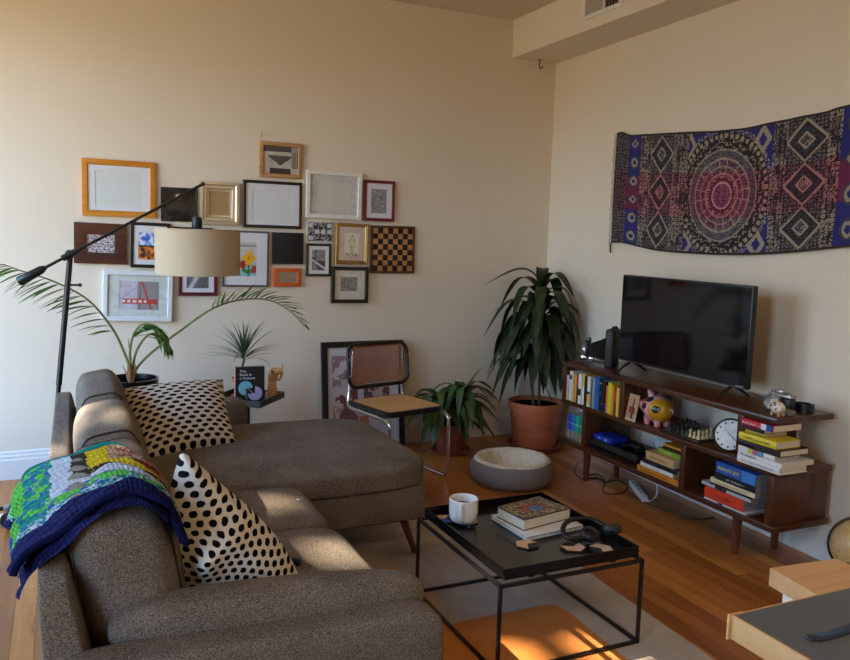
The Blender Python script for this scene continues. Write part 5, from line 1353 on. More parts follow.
def books():
    # row on the upper left shelf; y runs from the far end towards the viewer
    g = 'books in the row on the upper left shelf'
    rows = [(.026, .172, '#c9a6a4', 'pale pink paperback first from the left end of the upper row', [(0, .35, '#c8b26a')]),
            (.042, .205, '#d8d2c4', 'thick white hardback second from the left end of the upper row', [(.72, .86, '#2c2a28')]),
            (.026, .200, '#c9b287', 'tan paperback between the thick white and the orange book', None),
            (.026, .192, '#d8932f', 'orange spined paperback beside the tan one in the upper row', None),
            (.030, .200, '#1c1716', 'black book with a red top, right of the orange paperback', [(.62, .97, '#a3322a')]),
            (.036, .208, '#dcd8cf', 'white book with black lettering near the middle of the upper row', [(.28, .5, '#2a2826')]),
            (.030, .212, '#d6a53a', 'white book with a golden yellow top in the upper row', [(0, .58, '#d9d4c8')]),
            (.036, .200, '#171514', 'thick plain black book left of the white and yellow spined one', None),
            (.034, .205, '#d8d0bd', 'white spined book with a yellow lower half in the upper row', [(.10, .38, '#e0a92e'), (.42, .50, '#1d1b1a')]),
            (.026, .203, '#20211f', 'narrow dark book left of the grey blue one', None),
            (.030, .208, '#7f8c98', 'grey blue book just left of the bright blue one', None),
            (.040, .214, '#1f5c9c', 'bright blue hardback in the upper row', None),
            (.036, .202, '#17181a', 'black book with small pale lettering right of the blue hardback', [(.55, .58, '#8d8a84'), (.88, .92, '#a9a69e')]),
            (.034, .200, '#1c1a20', 'second black book right of the blue hardback', [(.25, .28, '#7f6a78')]),
            (.026, .178, '#d06a2a', 'orange paperback left of the bright yellow book', [(0, .3, '#b7627c')]),
            (.044, .204, '#cfc024', 'thick bright yellow book near the right end of the upper row', None),
            (.024, .188, '#dc8c28', 'orange yellow paperback right of the thick yellow book', None),
            (.028, .184, '#3a2028', 'dark book with a red band near the right end of the row', [(.45, .85, '#b5382a')]),
            (.028, .186, '#d9b24a', 'yellow paperback last at the right end of the upper row', None)]
    tot = sum(r[0] for r in rows); ya, yb = CY1-.048, 3.809; k = (ya-yb-.004)/tot; y = ya
    for i, (th, h, col, lab, band) in enumerate(rows):
        upright_book(CX0+.006+.006*math.sin(i*2.3), y, MIDZ, th*k-.0006, h*.97, .13, col, lab, g, band=band); y -= th*k
    # blue / green set on the bottom shelf, outside the left divider
    g = 'small books on the bottom shelf at the left end'
    ys = 4.400
    for i, (col, lab) in enumerate((('#3b3f9c', 'violet blue topped book first in the small lower left row'), ('#2a6fb0', 'blue topped book second in the small lower left row'), ('#1f9a94', 'teal topped book third in the small lower left row'), ('#2f8f4a', 'green topped book fourth in the small lower left row'), ('#3f9a52', 'lighter green topped book last in the small lower left row'))):
        upright_book(CX0+.05, ys-.044*i, BOTZ, .040, .17, .11, col, lab, g, band=[(0, .34, '#8f7f66'), (.62, .64, '#c8cfc8')])
    # right hand pile under the counter end of the top board
    g = 'books piled on the open right end of the middle shelf'
    z = MIDZ; X = CX0-.030
    pl = [(2.625, 2.868, .040, .165, '#d6d2c9', 'white hardback at the bottom of the tall right pile', '#1', '#a9a49a', .42, .12, None),
          (2.617, 2.866, .026, .190, '#dedad2', 'white book with black title second from bottom of the right pile', '#.45', '#151515', .75, .06, None),
          (2.66, 2.858, .030, .150, '#dcd8d0', 'white book with a rainbow patch third from bottom of the right pile', None, None, .6, .1, [(.30, .42, '#c8b03a'), (.42, .56, '#a8607c'), (.56, .70, '#5c8fb0')]),
          (2.628, 2.862, .036, .170, '#1d1613', 'dark brown hardback below the yellow one in the right pile', None, None, .6, .1, [(.42, .98, '#2a1f19')]),
          (2.655, 2.855, .040, .145, '#d6c22a', 'bright yellow hardback in the middle of the right pile', '#.95', '#4d4712', .5, .16, None)]
    for y0, y1, th, dep, col, lab, sp, tc, tsz, tal, band in pl:
        y0 -= .045; dep *= 1.12; th *= .87; y1 = min(y1, 2.832); soft = col.startswith('#d') and th < .031
        lying_book(X, y0-.005, y1, z, th, dep, col, lab, g, spine=sp, tcol=tc, tsz=tsz, tal=tal, band=band, soft=soft); z += th+.0004
    for y0, y1, th, dep, col, lab, sp, tc, tsz, tal, band, dx in (
          (2.70, 2.828, .016, .125, '#b8a23c', 'thin mustard paperback lying on the bright yellow hardback', None, None, .6, .1, None, .035),
          (2.70, 2.832, .026, .120, '#17151a', 'black paperback with red lettering under the topmost red book', [('#.6', .10)], '#a3202c', .6, .1, [(.62, .9, '#201f22')], .02)):
        th *= .87; lying_book(X+dx, y0, y1, z, th, dep*1.12, col, lab, g, spine=sp, tcol=tc, tsz=tsz, band=band, soft=True); z += th+.0004
    lying_book(X+.012, 2.640, 2.834, z, .031, .185, '#c21d2e', 'thick red book with blue and white spine bands topmost of the right pile', g, spine=[('#.7', .04)], tcol='#e8dcd8', tsz=.55, band=[(.64, .80, '#dcd8d2'), (.80, .97, '#26479a')], soft=True)
    # lower right cubby pile
    g = 'books piled in the lower right cubby'
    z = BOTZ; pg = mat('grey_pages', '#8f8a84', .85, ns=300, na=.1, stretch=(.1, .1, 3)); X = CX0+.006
    pl = [(2.735, 3.022, .010, .175, '#d8d2c8', 'thin white picture book at the bottom of the lower right pile', None, None, .5, .1, [(.36, .46, '#5a2f55')]),
          (2.758, 3.020, .062, .170, '#cf3b1d', 'thick orange red book in the lower right cubby', '#.75', '#8f3a20', .42, .28, None),
          (2.712, 3.045, .018, .165, '#a9aaac', 'grey paperback lying on the thick orange red book', None, None, .5, .1, [(.30, .52, '#2c2c2e')]),
          (2.705, 2.985, .010, .150, '#2a2a2c', 'thin black paperback under the cream one in the lower right cubby', None, None, .5, .1, None),
          (2.690, 2.985, .026, .150, '#d8c998', 'cream paperback in the middle of the lower right pile', '#1', '#7a6c48', .42, .12, None),
          (2.688, 2.955, .036, .155, '#151517', 'black book with white title under the blue one, lower right cubby', '#.8', '#e2e0da', .36, .30, None),
          (2.688, 2.950, .058, .150, '#2b4f9e', 'thick blue book with yellow title topmost of the lower right pile', [('INFINITE JEST', .06)], '#d8d442', .42, .1, [(.66, .99, '#3f7ac0')])]
    for y0, y1, th, dep, col, lab, sp, tc, tsz, tal, band in pl:
        lying_book(X, y0+.05, min(y1+.05, 3.165), z, th, dep*1.3, col, lab, g, pages=pg, spine=sp, tcol=tc, tsz=tsz, tal=tal, band=band, soft=True); z += th+.0004
    # pile in the middle cubby beside the game console
    g = 'books piled beside the black game console'
    z = BOTZ; X = CX0+.010
    pl = [(3.225, 3.50, .036, .150, '#c9791f', 'orange book at the bottom of the pile beside the game console', '#.9', '#6d3a10', .5, .1, None),
          (3.265, 3.475, .024, .150, '#d8d4ca', 'white book second from bottom beside the game console', '#.5', '#232323', .5, .35, None),
          (3.228, 3.455, .026, .165, '#18181a', 'black book third from bottom beside the game console', None, None, .5, .1, [(.05, .5, '#202024')]),
          (3.268, 3.430, .050, .135, '#c09a60', 'thick tan book in the middle of the pile beside the game console', '#.95', '#6f5228', .28, .14, None)]
    for y0, y1, th, dep, col, lab, sp, tc, tsz, tal, band in pl:
        lying_book(X-.006, y0+.046, y1+.111, z, th, dep, col, lab, g, spine=sp, tcol=tc, tsz=tsz, tal=tal, band=band, soft=True); z += th+.0004
    for y0, y1, th, dep, col, lab, sp, tc, dx in ((3.222, 3.392, .028, .15, '#7f9a24', 'olive green book with white title above the thick tan book', [('#.4', .26)], '#e8e8dc', .045), (3.220, 3.362, .014, .14, '#171719', 'thin black paperback lying on the olive green book', None, None, .05), (3.220, 3.372, .016, .14, '#c8811f', 'orange paperback topmost of the pile beside the game console', None, None, .06)):
        lying_book(X+dx-.01, y0+.046, y1+.096, z, th, dep, col, lab, g, spine=sp, tcol=tc, tsz=.6, soft=True); z += th+.0004
books()

# ------------------------------------------------------------------ shelf objects
def shelf_things():
    # postcard block
    p = V((CX0+.035, 3.717, MIDZ))
    t = thing('picture_postcard', 'small tan picture of a dark figure leaning beside the pig bank', 'picture', p)
    y0, y1 = 3.672, 3.762; R = .03
    def g(u, v, d): return V((p.x-.02+.030*v+d, y1-(y1-y0)*u, MIDZ+.158*v))
    m = MB(); m.prism([(0, 0), (1, 0), (1, 1), (0, 1)], lambda a, b, d: g(a, b, d), 0, .004); m.build('card', M['paper'], t, sm=0)
    def art(u, v):
        k = n2(u, v, 6, 1)
        if v < .08: return rgb('#c7a888')
        if math.hypot((u-.55)*1.2, v-.60) < .10 or (abs(u-.55) < .05 and v > .6 and v < .85): return rgb('#1b1718')
        if .28 < v < .52 and abs(u-.5) < .28: return rgb('#8c2620') if k > .42 else rgb('#3a1a1a')
        if .1 < v < .45 and abs(u-.62+.3*v) < .10: return rgb('#241a1a')
        return mixc(rgb('#a8794c'), rgb('#c09a70'), k)
    m = MB(); m.grid(lambda u, v: g(u, v, -.0006), 26, 34, cf=art); m.build('print', M['print'], t, sm=0)
    # pig bank, seen three quarter, facing left
    c = V((CX0+.105, 3.580, MIDZ+.095))
    t = thing('pig_bank', 'round pink pig bank with a golden patch and black spots on the middle shelf', 'piggy bank', (c.x, c.y, MIDZ))
    PK = mat('pig_pink', '#d98f8c', .25, ns=12, na=.06, coat=.4); GD = mat('pig_gold', '#c08a1c', .22, ns=10, na=.08, coat=.5); BKs = mat('pig_black', '#101318', .25); OR = mat('pig_orange', '#b5502c', .35)
    m = MB(); m.ball(c, (.086, .102, .082), None, 36, 24); m.build('body', PK, t)
    # golden half towards -y (picture right)
    def cap(p): return p
    m = MB(); v = []; n, r_ = 30, 12; ax = V((-.45, -.9, .05)).normalized(); u1 = ax.cross(V((0, 0, 1))).normalized(); u2 = ax.cross(u1)
    ell = lambda d, k=1.012: c+V((d.x*.086, d.y*.102, d.z*.082))*k
    def capmesh(mm, ax, ang, k=1.015, rings=10, n=30, lift=0):
        u1 = ax.cross(V((0, 0, 1))).normalized(); u2 = ax.cross(u1); vs = []
        for i in range(rings+1):
            a = ang*i/rings
            for j in range(n):
                q = 2*PI*j/n; d = ax*math.cos(a)+(u1*math.cos(q)+u2*math.sin(q))*math.sin(a); vs.append(ell(d, k if i < rings else .99))
        mm.add(vs, [[i*n+j, i*n+(j+1) % n, (i+1)*n+(j+1) % n, (i+1)*n+j][::-1] for i in range(rings) for j in range(n)])
    capmesh(m, ax, 1.02, 1.02); m.build('face_mask', GD, t, sm=60)
    m = MB(); capmesh(m, V((-.86, -.62, .18)).normalized(), .30, 1.035, 5, 20); m.build('black_spot', BKs, t, sm=60)
    m = MB(); capmesh(m, V((-.9, .30, .22)).normalized(), .26, 1.03, 5, 20); m.build('black_spot', BKs, t, sm=60)
    m = MB(); capmesh(m, V((-.62, .10, .72)).normalized(), .30, 1.03, 5, 20); m.build('green_patch', mat('pig_green', '#1c2d20', .3), t, sm=60)
    m = MB(); m.tube([ell(V(d).normalized(), 1.02) for d in ((-.9, .42, -.22), (-.94, .30, -.30), (-.93, .16, -.36))], .004, 6); m.build('mouth', BKs, t)
    m = MB(); m.lathe([(0, .0), (.032, 0), (.034, .016), (.028, .026), (0, .027)], ell(V((-.25, .95, .1)).normalized(), .93), 24, V((0, 0, 1)).rotation_difference(V((-.25, .95, .05))).to_matrix()); m.build('snout', PK, t)
    m = MB(); capmesh(m, V((-.45, .62, .68)).normalized(), .34, 1.02, 5, 20); m.build('orange_patch', OR, t, sm=60)
    for d in ((-.25, .35, .92), (.35, .1, .92)):
        d = V(d).normalized(); b = ell(d, .95); sd = V((1, 0, 0)); m = MB()
        m.tube([b, b+d*.018, b+d*.034+V((0, .006, 0)), b+d*.045+V((0, .012, 0))], [.022, .020, .012, .003], 12); m.build('ear', PK if d.x < 0 else mat('pig_brown', '#7a4230', .4), t)
    for d in ((-.45, .55, -.75), (-.45, -.45, -.75), (.45, .45, -.75), (.45, -.45, -.75)):
        b = ell(V(d).normalized(), .86); m = MB(); m.tube([b, V((b.x, b.y, MIDZ+.012)), V((b.x, b.y, MIDZ))], [.024, .019, .017], 14); m.build('leg', PK, t)
    m = MB(); m.tube(cr([ell(V((0, -1, .1)), .98), c+V((0, -.113, .02)), c+V((.012, -.119, .008)), c+V((0, -.123, -.002))], 4), .004, 6); m.build('tail', PK, t)
    # chess set
    by0, by1, bx0, bx1 = 3.165, 3.445, CX0+.03, CX0+.30
    t = thing('chess_board', 'small dark green chess board carrying chessmen on the middle shelf', 'chess board', ((bx0+bx1)/2, (by0+by1)/2, MIDZ))
    m = MB(); m.bx(bx0, bx1, by0, by1, MIDZ, MIDZ+.010, .002); m.build('frame', mat('board_green_edge', '#20261f', .4), t)
    m = MB(); s = (by1-by0-.03)/8; sx = (bx1-bx0-.03)/8
    for i in range(8):
        for j in range(8): m.bx(bx0+.015+sx*i, bx0+.015+sx*(i+1), by0+.015+s*j, by0+.015+s*(j+1), MIDZ+.010, MIDZ+.0106, 0, 2, (i+j) % 2)
    m.build('squares', [mat('square_green', '#2c3d2e', .4), mat('square_pale', '#8f927c', .4)], t, sm=0)
    DK, LT = mat('chessman_dark', '#10160f', .3), mat('chessman_ivory', '#cdb88c', .4)
    def piece(kind):
        h = {'pawn': .036, 'rook': .042, 'bishop': .054, 'king': .064}[kind]
        pr = [(0, 0), (.0115, 0), (.0120, .004), (.0085, .009), (.0060, h*.4), (.0055, h*.62), (.0085, h*.68), (.0060, h*.72)]
        pr += {'pawn': [(.0080, h*.82), (.0070, h*.94), (0, h)], 'rook': [(.0090, h*.80), (.0095, h), (.0060, h), (.0060, h*.93), (0, h*.93)], 'bishop': [(.0082, h*.80), (.0050, h*.95), (0, h)], 'king': [(.0088, h*.85), (.0092, h*.90), (.0030, h*.93), (.0026, h), (0, h)]}[kind]
        m = MB(); m.lathe(pr, (0, 0, 0), 16); return m
    cells = lambda i, j: V((bx0+.015+sx*(i+.5), by1-.015-s*(j+.5), MIDZ+.0106))
    kinds = ['rook', 'bishop', 'king', 'king', 'bishop', 'rook']
    src = {}
    def put(kind, col, m_, i, j, label, group):
        key = (kind, col)
        if key not in src: o = piece(kind).build('chess_piece', m_, None, world=False); src[key] = o
        else: o = src[key].copy(); C.objects.link(o)
        o.location = cells(i, j); tag(o, label, 'chess piece', group)
    # dark men stand at the far-left edge rows, pale men crowd the near-right corner
    order = ['first', 'second', 'third', 'fourth', 'fifth', 'sixth']
    for k, kd in enumerate(kinds):
        put(kd, 'd', DK, k+1, 0, f'tall dark chessman, {order[k]} from the shelf front in the back rank beside the pig bank', 'dark chessmen')
        put('pawn', 'd', DK, k+1, 1, f'dark pawn, {order[k]} from the shelf front in the dark row facing the pale men', 'dark chessmen')
        put(kd, 'l', LT, k+1, 7, f'tall pale chessman, {order[k]} from the shelf front in the rank beside the clock', 'pale chessmen')
        put('pawn', 'l', LT, k+1, 6, f'pale pawn, {order[k]} from the shelf front in the pale row facing the dark men', 'pale chessmen')
    for k, (kd, i, j) in enumerate((('bishop', 0, 0), ('rook', 0, 2), ('king', 0, 3))): put(kd, 'd', DK, i, j, ('dark bishop in the corner of the board by the pig bank', 'dark rook advanced along the front edge of the board', 'dark king at the front edge middle of the board')[k], 'dark chessmen')
    for k, (kd, i, j) in enumerate((('bishop', 0, 7), ('rook', 0, 5), ('pawn', 0, 6))): put(kd, 'l', LT, i, j, ('pale bishop at the front corner of the board beside the clock', 'pale rook at the front edge of the board nearest the dark king', 'pale pawn at the front edge of the board by the pale bishop')[k], 'pale chessmen')
    # clock
    cc = (at(722, 436, x=CX0+.10)); r = .088
    t = thing('round_clock', 'round dark rimmed clock with white dial leaning on the middle shelf', 'clock', (cc.x, cc.y, MIDZ))
    n = V((-.88, -.42, .34)).normalized(); ux = V((0, 0, 1)).cross(n).normalized(); uz = n.cross(ux); c = V((CX0+.07, 2.985, MIDZ+r*abs(uz.z)+.004))
    Rm = Matrix((ux, uz, n)).transposed()
    m = MB(); m.lathe([(0, -.030), (r-.01, -.030), (r, -.022), (r, .004), (r-.003, .008), (r-.009, .006), (r-.010, .0)], c, 56, Rm, cap=False); m.build('case', mat('clock_rim', '#2a2119', .3, .3), t)
    m = MB(); m.lathe([(0, 0), (r-.009, 0)], c, 48, Rm, cap=False); dial = m.build('dial', mat('clock_dial', '#d6d3cb', .35, coat=.3), t, sm=0)
    m = MB()
    P = lambda a, b, d: c+ux*a+uz*b+n*d
    for k in range(12):
        q = k*PI/6; rr_ = r*.74; m.prism([(rr_*math.sin(q)+a*.004, rr_*math.cos(q)+b*.005) for a, b in ((-1, -1), (1, -1), (1, 1), (-1, 1))], P, .0004, .0012)
    m.build('hour_marks', M['black'], dial, sm=0)
    for q, L_, w_ in ((math.radians(128), .064, .0026), (math.radians(308), .040, .0036), (math.radians(124), .046, .0040)):
        m = MB(); d = V((math.sin(q), math.cos(q), 0)); s_ = V((d.y, -d.x, 0)); a = -d*.01
        m.prism([((a+s_*w_/2).x, (a+s_*w_/2).y), ((d*L_+s_*w_/4).x, (d*L_+s_*w_/4).y), ((d*L_-s_*w_/4).x, (d*L_-s_*w_/4).y), ((a-s_*w_/2).x, (a-s_*w_/2).y)], P, .0014, .0026); m.build('hand', M['black'] if L_ > .05 else mat('clock_hand_brown', '#5a3a22', .4), t, sm=0)
    # game console etc in the lower left cubby
    y0, y1 = 3.655, 4.118; zt = BOTZ
    t = thing('game_console', 'slanted black game console lying in the lower middle cubby', 'game console', (CX0+.15, (y0+y1)/2, zt))
    pr = [(.02, .004), (.0, .028), (.016, .030), (.016, .034), (.006, .036), (.028, .062), (.26, .062), (.25, .004)]
    m = MB(); m.prism(pr, lambda a, b, d: (CX0+.02+a, d, zt+b), y0, y1); m.build('body', mat('console_black', '#121317', .35), t, sm=0)
    m = MB(); m.bx(CX0+.05, CX0+.25, y0+.05, y0+.32, zt+.062, zt+.0635); m.build('top_panel', M['black_gloss'], t, sm=0)
    t = thing('game_controller', 'black game pad lying on top of the black game console', 'game controller', (CX0+.14, 3.785, zt+.064))
    q = V((CX0+.14, 3.785, zt+.0645))
    m = MB(); m.cush(q+V((0, 0, .020)), (.055, .12, .038), 3, 10); m.build('body', M['black'], t)
    for s_ in (1, -1): m = MB(); m.tube([q+V((-.0, s_*.052, .018)), q+V((-.035, s_*.064, .013)), q+V((-.062, s_*.066, .011))], [.019, .015, .009], 12); m.build('grip', M['black'], t)
    for s_ in (1, -1): m = MB(); m.tube([q+V((-.01, s_*.024, .036)), q+V((-.01, s_*.024, .048))], .009, 12); m.build('thumb_stick', M['black'], t)
    t = thing('game_case', 'blue plastic game case lying on the left end of the black game console', 'game case', (CX0+.12, 4.02, zt+.0622))
    m = MB(); m.bx(CX0+.055, CX0+.19, 3.930, 4.114, zt+.064, zt+.098, .003); m.build('case', mat('case_blue', '#17309c', .3), t)
    for y in (3.985, 4.055): m = MB(); m.bx(CX0+.0545, CX0+.055, y-.012, y+.012, zt+.072, zt+.090); m.build('pale_mark', mat('case_mark', '#7d9ad0', .4), t, sm=0)
    # crumpled white bag at back
    m = MB(); m.ball((CX0+.315, 3.64, zt+.100), (.045, .17, .098), None, 26, 18, 2.6, lambda p: p*(1+.16*fbm(p.x*2.5, p.y*2.5, p.z*2.5)))
    b = m.build('paper_bag', mat('white_bag', '#b9bdb6', .8, ns=9, na=.12, bs=14, bst=1), sm=80); lo = min((b.matrix_basis @ v.co).z for v in b.data.vertices); b.location.z += BOTZ-lo
    tag(b, 'crumpled white bag behind the books and the game console', 'bag')
shelf_things()

def console_top_things():
    # silver film camera
    c = at(783, 402, x=3.23); c = V((3.235, 2.765, TOPZ))
    t = thing('film_camera', 'silver and black film camera lying lens forward near the right end of the console top', 'camera', c)
    m = MB(); m.bx(c.x-.02, c.x+.022, c.y-.072, c.y+.068, TOPZ+.012, TOPZ+.072, .010, 3); m.build('body', M['black'], t)
    m = MB(); m.bx(c.x-.021, c.x+.023, c.y-.070, c.y+.066, TOPZ+.072, TOPZ+.086, .004); m.bx(c.x-.021, c.x+.023, c.y-.070, c.y+.066, TOPZ, TOPZ+.012, .003); m.bx(c.x-.024, c.x+.016, c.y-.024, c.y+.024, TOPZ+.084, TOPZ+.108, .007); m.build('top_plate', M['steel'], t)
    for y, r in ((.048, .013), (-.048, .011), (-.03, .006)):
        m = MB(); m.lathe([(0, 0), (r, 0), (r, .010), (r-.002, .012), (0, .012)], (c.x, c.y+y, TOPZ+.086), 16); m.build('dial', M['chrome'], t)
    ln = Matrix.Rotation(-PI/2, 3, 'Y')
    m = MB(); m.lathe([(0, 0), (.034, 0), (.034, .02), (.038, .022), (.038, .05), (.033, .054), (.030, .046), (0, .044)], (c.x-.02, c.y+.012, TOPZ+.045), 32, ln); m.build('lens', M['steel'], t)
    # skull like pig figurine
    q = V((3.130, 2.692, TOPZ))
    t = thing('pig_figurine', 'small spotted cream pig figurine in front of the silver camera', 'figurine', q)
    cr_ = mat('figurine_cream', '#cdbfa8', .35, ns=60, na=.35)
    m = MB(); m.ball(q+V((0, 0, .046)), (.036, .046, .036), None, 26, 18); m.build('body', cr_, t)
    m = MB(); m.lathe([(0, 0), (.014, 0), (.014, .010), (0, .012)], q+V((-.018, .040, .046)), 16, V((0, 0, 1)).rotation_difference(V((-.4, .9, 0))).to_matrix()); m.build('snout', cr_, t)
    for s_ in (1, -1):
        m = MB(); b = q+V((.016*s_-.004, .022, .074)); m.tube([b, b+V((.003*s_, .003, .014)), b+V((.005*s_, .008, .024))], [.010, .008, .002], 10); m.build('ear', cr_, t)
    for dx in (-.018, .018):
        for dy in (-.024, .024): m = MB(); m.tube([q+V((dx, dy, .026)), q+V((dx, dy, 0))], [.011, .009], 12); m.build('leg', mat('figurine_hoof', '#b98c74', .4), t)
    for d in ((-.8, .5, .35), (-.8, -.1, .5), (-.9, -.3, -.1), (-.6, .1, .8)):
        d = V(d).normalized(); p = q+V((0, 0, .046))+V((d.x*.0362, d.y*.0462, d.z*.0362)); m = MB(); m.ball(p, (.006, .006, .006), None, 10, 6); m.build('spot', M['black'], t)
    t.scale = (.82, .82, .82)
    p = V((3.15, 2.70, TOPZ)); m = MB(); m.bx(3.165, 3.215, 2.658, 2.730, TOPZ, TOPZ+.024, .004)
    o = m.build('grey_box', mat('grey_card_box', '#77706a', .6)); o.name = 'small_box'; tag(o, 'small grey box beside the pig figurine at the end of the console top', 'box')
    # black strap / watch
    c = V((3.335, 2.715, TOPZ))
    t = thing('camera_strap', 'coiled black strap behind the grey box at the end of the console top', 'strap', c)
    m = MB()
    for k, r in enumerate((.05, .043)):
        n = 40; v = []; rr_ = r
        for i in range(n+1):
            a = i/n*PI*1.85+.4*k; x, y = c.x+rr_*math.cos(a)*.85, c.y+.0+rr_*math.sin(a)*1.05; v += [(x, y, TOPZ+.002), (x, y, TOPZ+.040), (x*1-.003*math.cos(a), y-.003*math.sin(a), TOPZ+.040), (x-.003*math.cos(a), y-.003*math.sin(a), TOPZ+.002)]
        m.add(v, [[i*4+j, i*4+(j+1) % 4, (i+1)*4+(j+1) % 4, (i+1)*4+j] for i in range(n) for j in range(4)]+[[0, 1, 2, 3], [n*4+3, n*4+2, n*4+1, n*4]])
    m.build('strap', M['black'], t, sm=50)
    m = MB(); m.bx(c.x-.055, c.x-.035, c.y+.03, c.y+.07, TOPZ, TOPZ+.030, .004); m.build('buckle', mat('strap_buckle', '#2a2a2c', .3), t)
console_top_things()

# ------------------------------------------------------------------ cables, power strip, globe, gadget on floor
def floor_odds():
    a, b = at(632, 482, z=.02), at(645, 499, z=.02); a.x = min(a.x, 3.5)
    t = thing('power_strip', 'white power strip on the floor under the console', 'power strip', ((a.x+b.x)/2, (a.y+b.y)/2, 0))
    d = (b-a).normalized(); s = V((-d.y, d.x, 0)); mid = (a+b)/2; R = Matrix((d, s, V((0, 0, 1)))).transposed()
    m = MB(); m.box((mid.x, mid.y, .017), ((b-a).length+.02, .040, .034), .006, R); m.build('body', M['white_plastic'], t)
    for k in range(4):
        q = a.lerp(b, .15+.2*k); m = MB(); m.box((q.x, q.y, .0345), (.02, .024, .0016), 0, R); m.build('socket', M['steel'], t, sm=0)
    m = MB(); e = b+V((0, 0, 0)); m.tube(cr([V((e.x, e.y, .015)), at(650, 501, z=.012), at(656, 496, z=.02), at(657, 488, z=.06), at(656, 478, z=.12)], 6), .0055, 8); m.build('power_cord', M['white_plastic'], t)
    def cable(px, label, r=.0035, m_=None, z=.0045):
        P = [at(x, y, z=z) for x, y in px]; q = MB(); q.tube(cr(P, 6), r, 6); tag(q.build('cable', m_ or M['black']), label, 'cable', 'cables under the console')
    cable([(578, 462), (575, 472), (583, 479), (597, 478), (606, 483), (598, 474), (586, 476)], 'black cable looped round the far front leg of the console')
    cable([(612, 478), (604, 485), (604, 492), (613, 494), (623, 492), (627, 486), (618, 480), (608, 482)], 'black cable loop on the floor left of the power strip')
    cable([(629, 492), (640, 500), (660, 508), (680, 515), (694, 519), (705, 519), (714, 517)], 'black cable trailing right across the floor below the console')
    # globe at right edge
    c = V((3.335, 2.335, .215)); r = .135
    t = thing('desk_globe', 'antique tan globe on a stand on the floor at the right edge, beside the console', 'globe', (c.x, c.y, 0))
    k = NT('antique_globe'); n = k.noise(k.coord(), 9, 6, .6); k.l(k.ramp(n, [(.42, '#b9965a'), (.52, '#c8a76c'), (.56, '#8d6a3a'), (.66, '#a07c46')]), k.b.inputs['Base Color']); k.inp('Roughness', .4)
    m = MB(); m.ball(c, r, None, 48, 32); m.build('globe', k.m, t)
    m = MB(); R = Matrix.Rotation(.4, 3, 'Y')
    m.tube([c+V((-(r+.008)*math.sin(q)*.55, (r+.008)*math.sin(q)*.84, (r+.008)*math.cos(q))) for q in [PI*i/24 for i in range(25)]], .006, 8); m.build('meridian', mat('globe_brass', '#4a3520', .35, .6), t)
    m = MB(); m.lathe([(0, 0), (.09, 0), (.09, .012), (.03, .03), (.018, .06), (.018, c.z-r), (0, c.z-r)], (c.x, c.y, 0), 28); m.build('stand', M['leg_wood'], t)
    # black and chrome gadget half under the blanket
    p = at(4, 516, z=.03)
    t = thing('metal_stand', 'black and chrome metal gadget on the floor at the left edge beside the blanket', 'metal stand', (p.x, p.y, 0))
    m = MB()
    a, b = at(-14, 512, z=.08), at(14, 506, z=.08); m.tube([a, b], .011, 10); m.build('upper_bar', M['black_metal'], t)
    m = MB(); a, b = at(-14, 525, z=.012), at(14, 522, z=.012); m.tube([a, b], .012, 10); m.build('lower_bar', M['black_metal'], t)
    q = at(8, 520, z=.05); fw = (CAM-q).normalized(); s1 = fw.cross(V((0, 0, 1))).normalized(); s2 = s1.cross(fw)
    m = MB(); m.tube([q+(s1*math.cos(k*PI/12)+s2*math.sin(k*PI/12))*.042 for k in range(24)], .004, 8, True); m.build('chrome_ring', M['chrome'], t)
    m = MB(); m.tube([q-fw*.02, q+fw*.005], .036, 18); m.tube([V((q.x, q.y, .012)), V((q.x, q.y, .08))], .014, 10); m.build('hub', M['black_metal'], t)
    m = MB(); e = at(7, 508, z=.085); m.box(e, (.035, .03, .03), .004); m.build('clamp', M['steel'], t)
floor_odds()

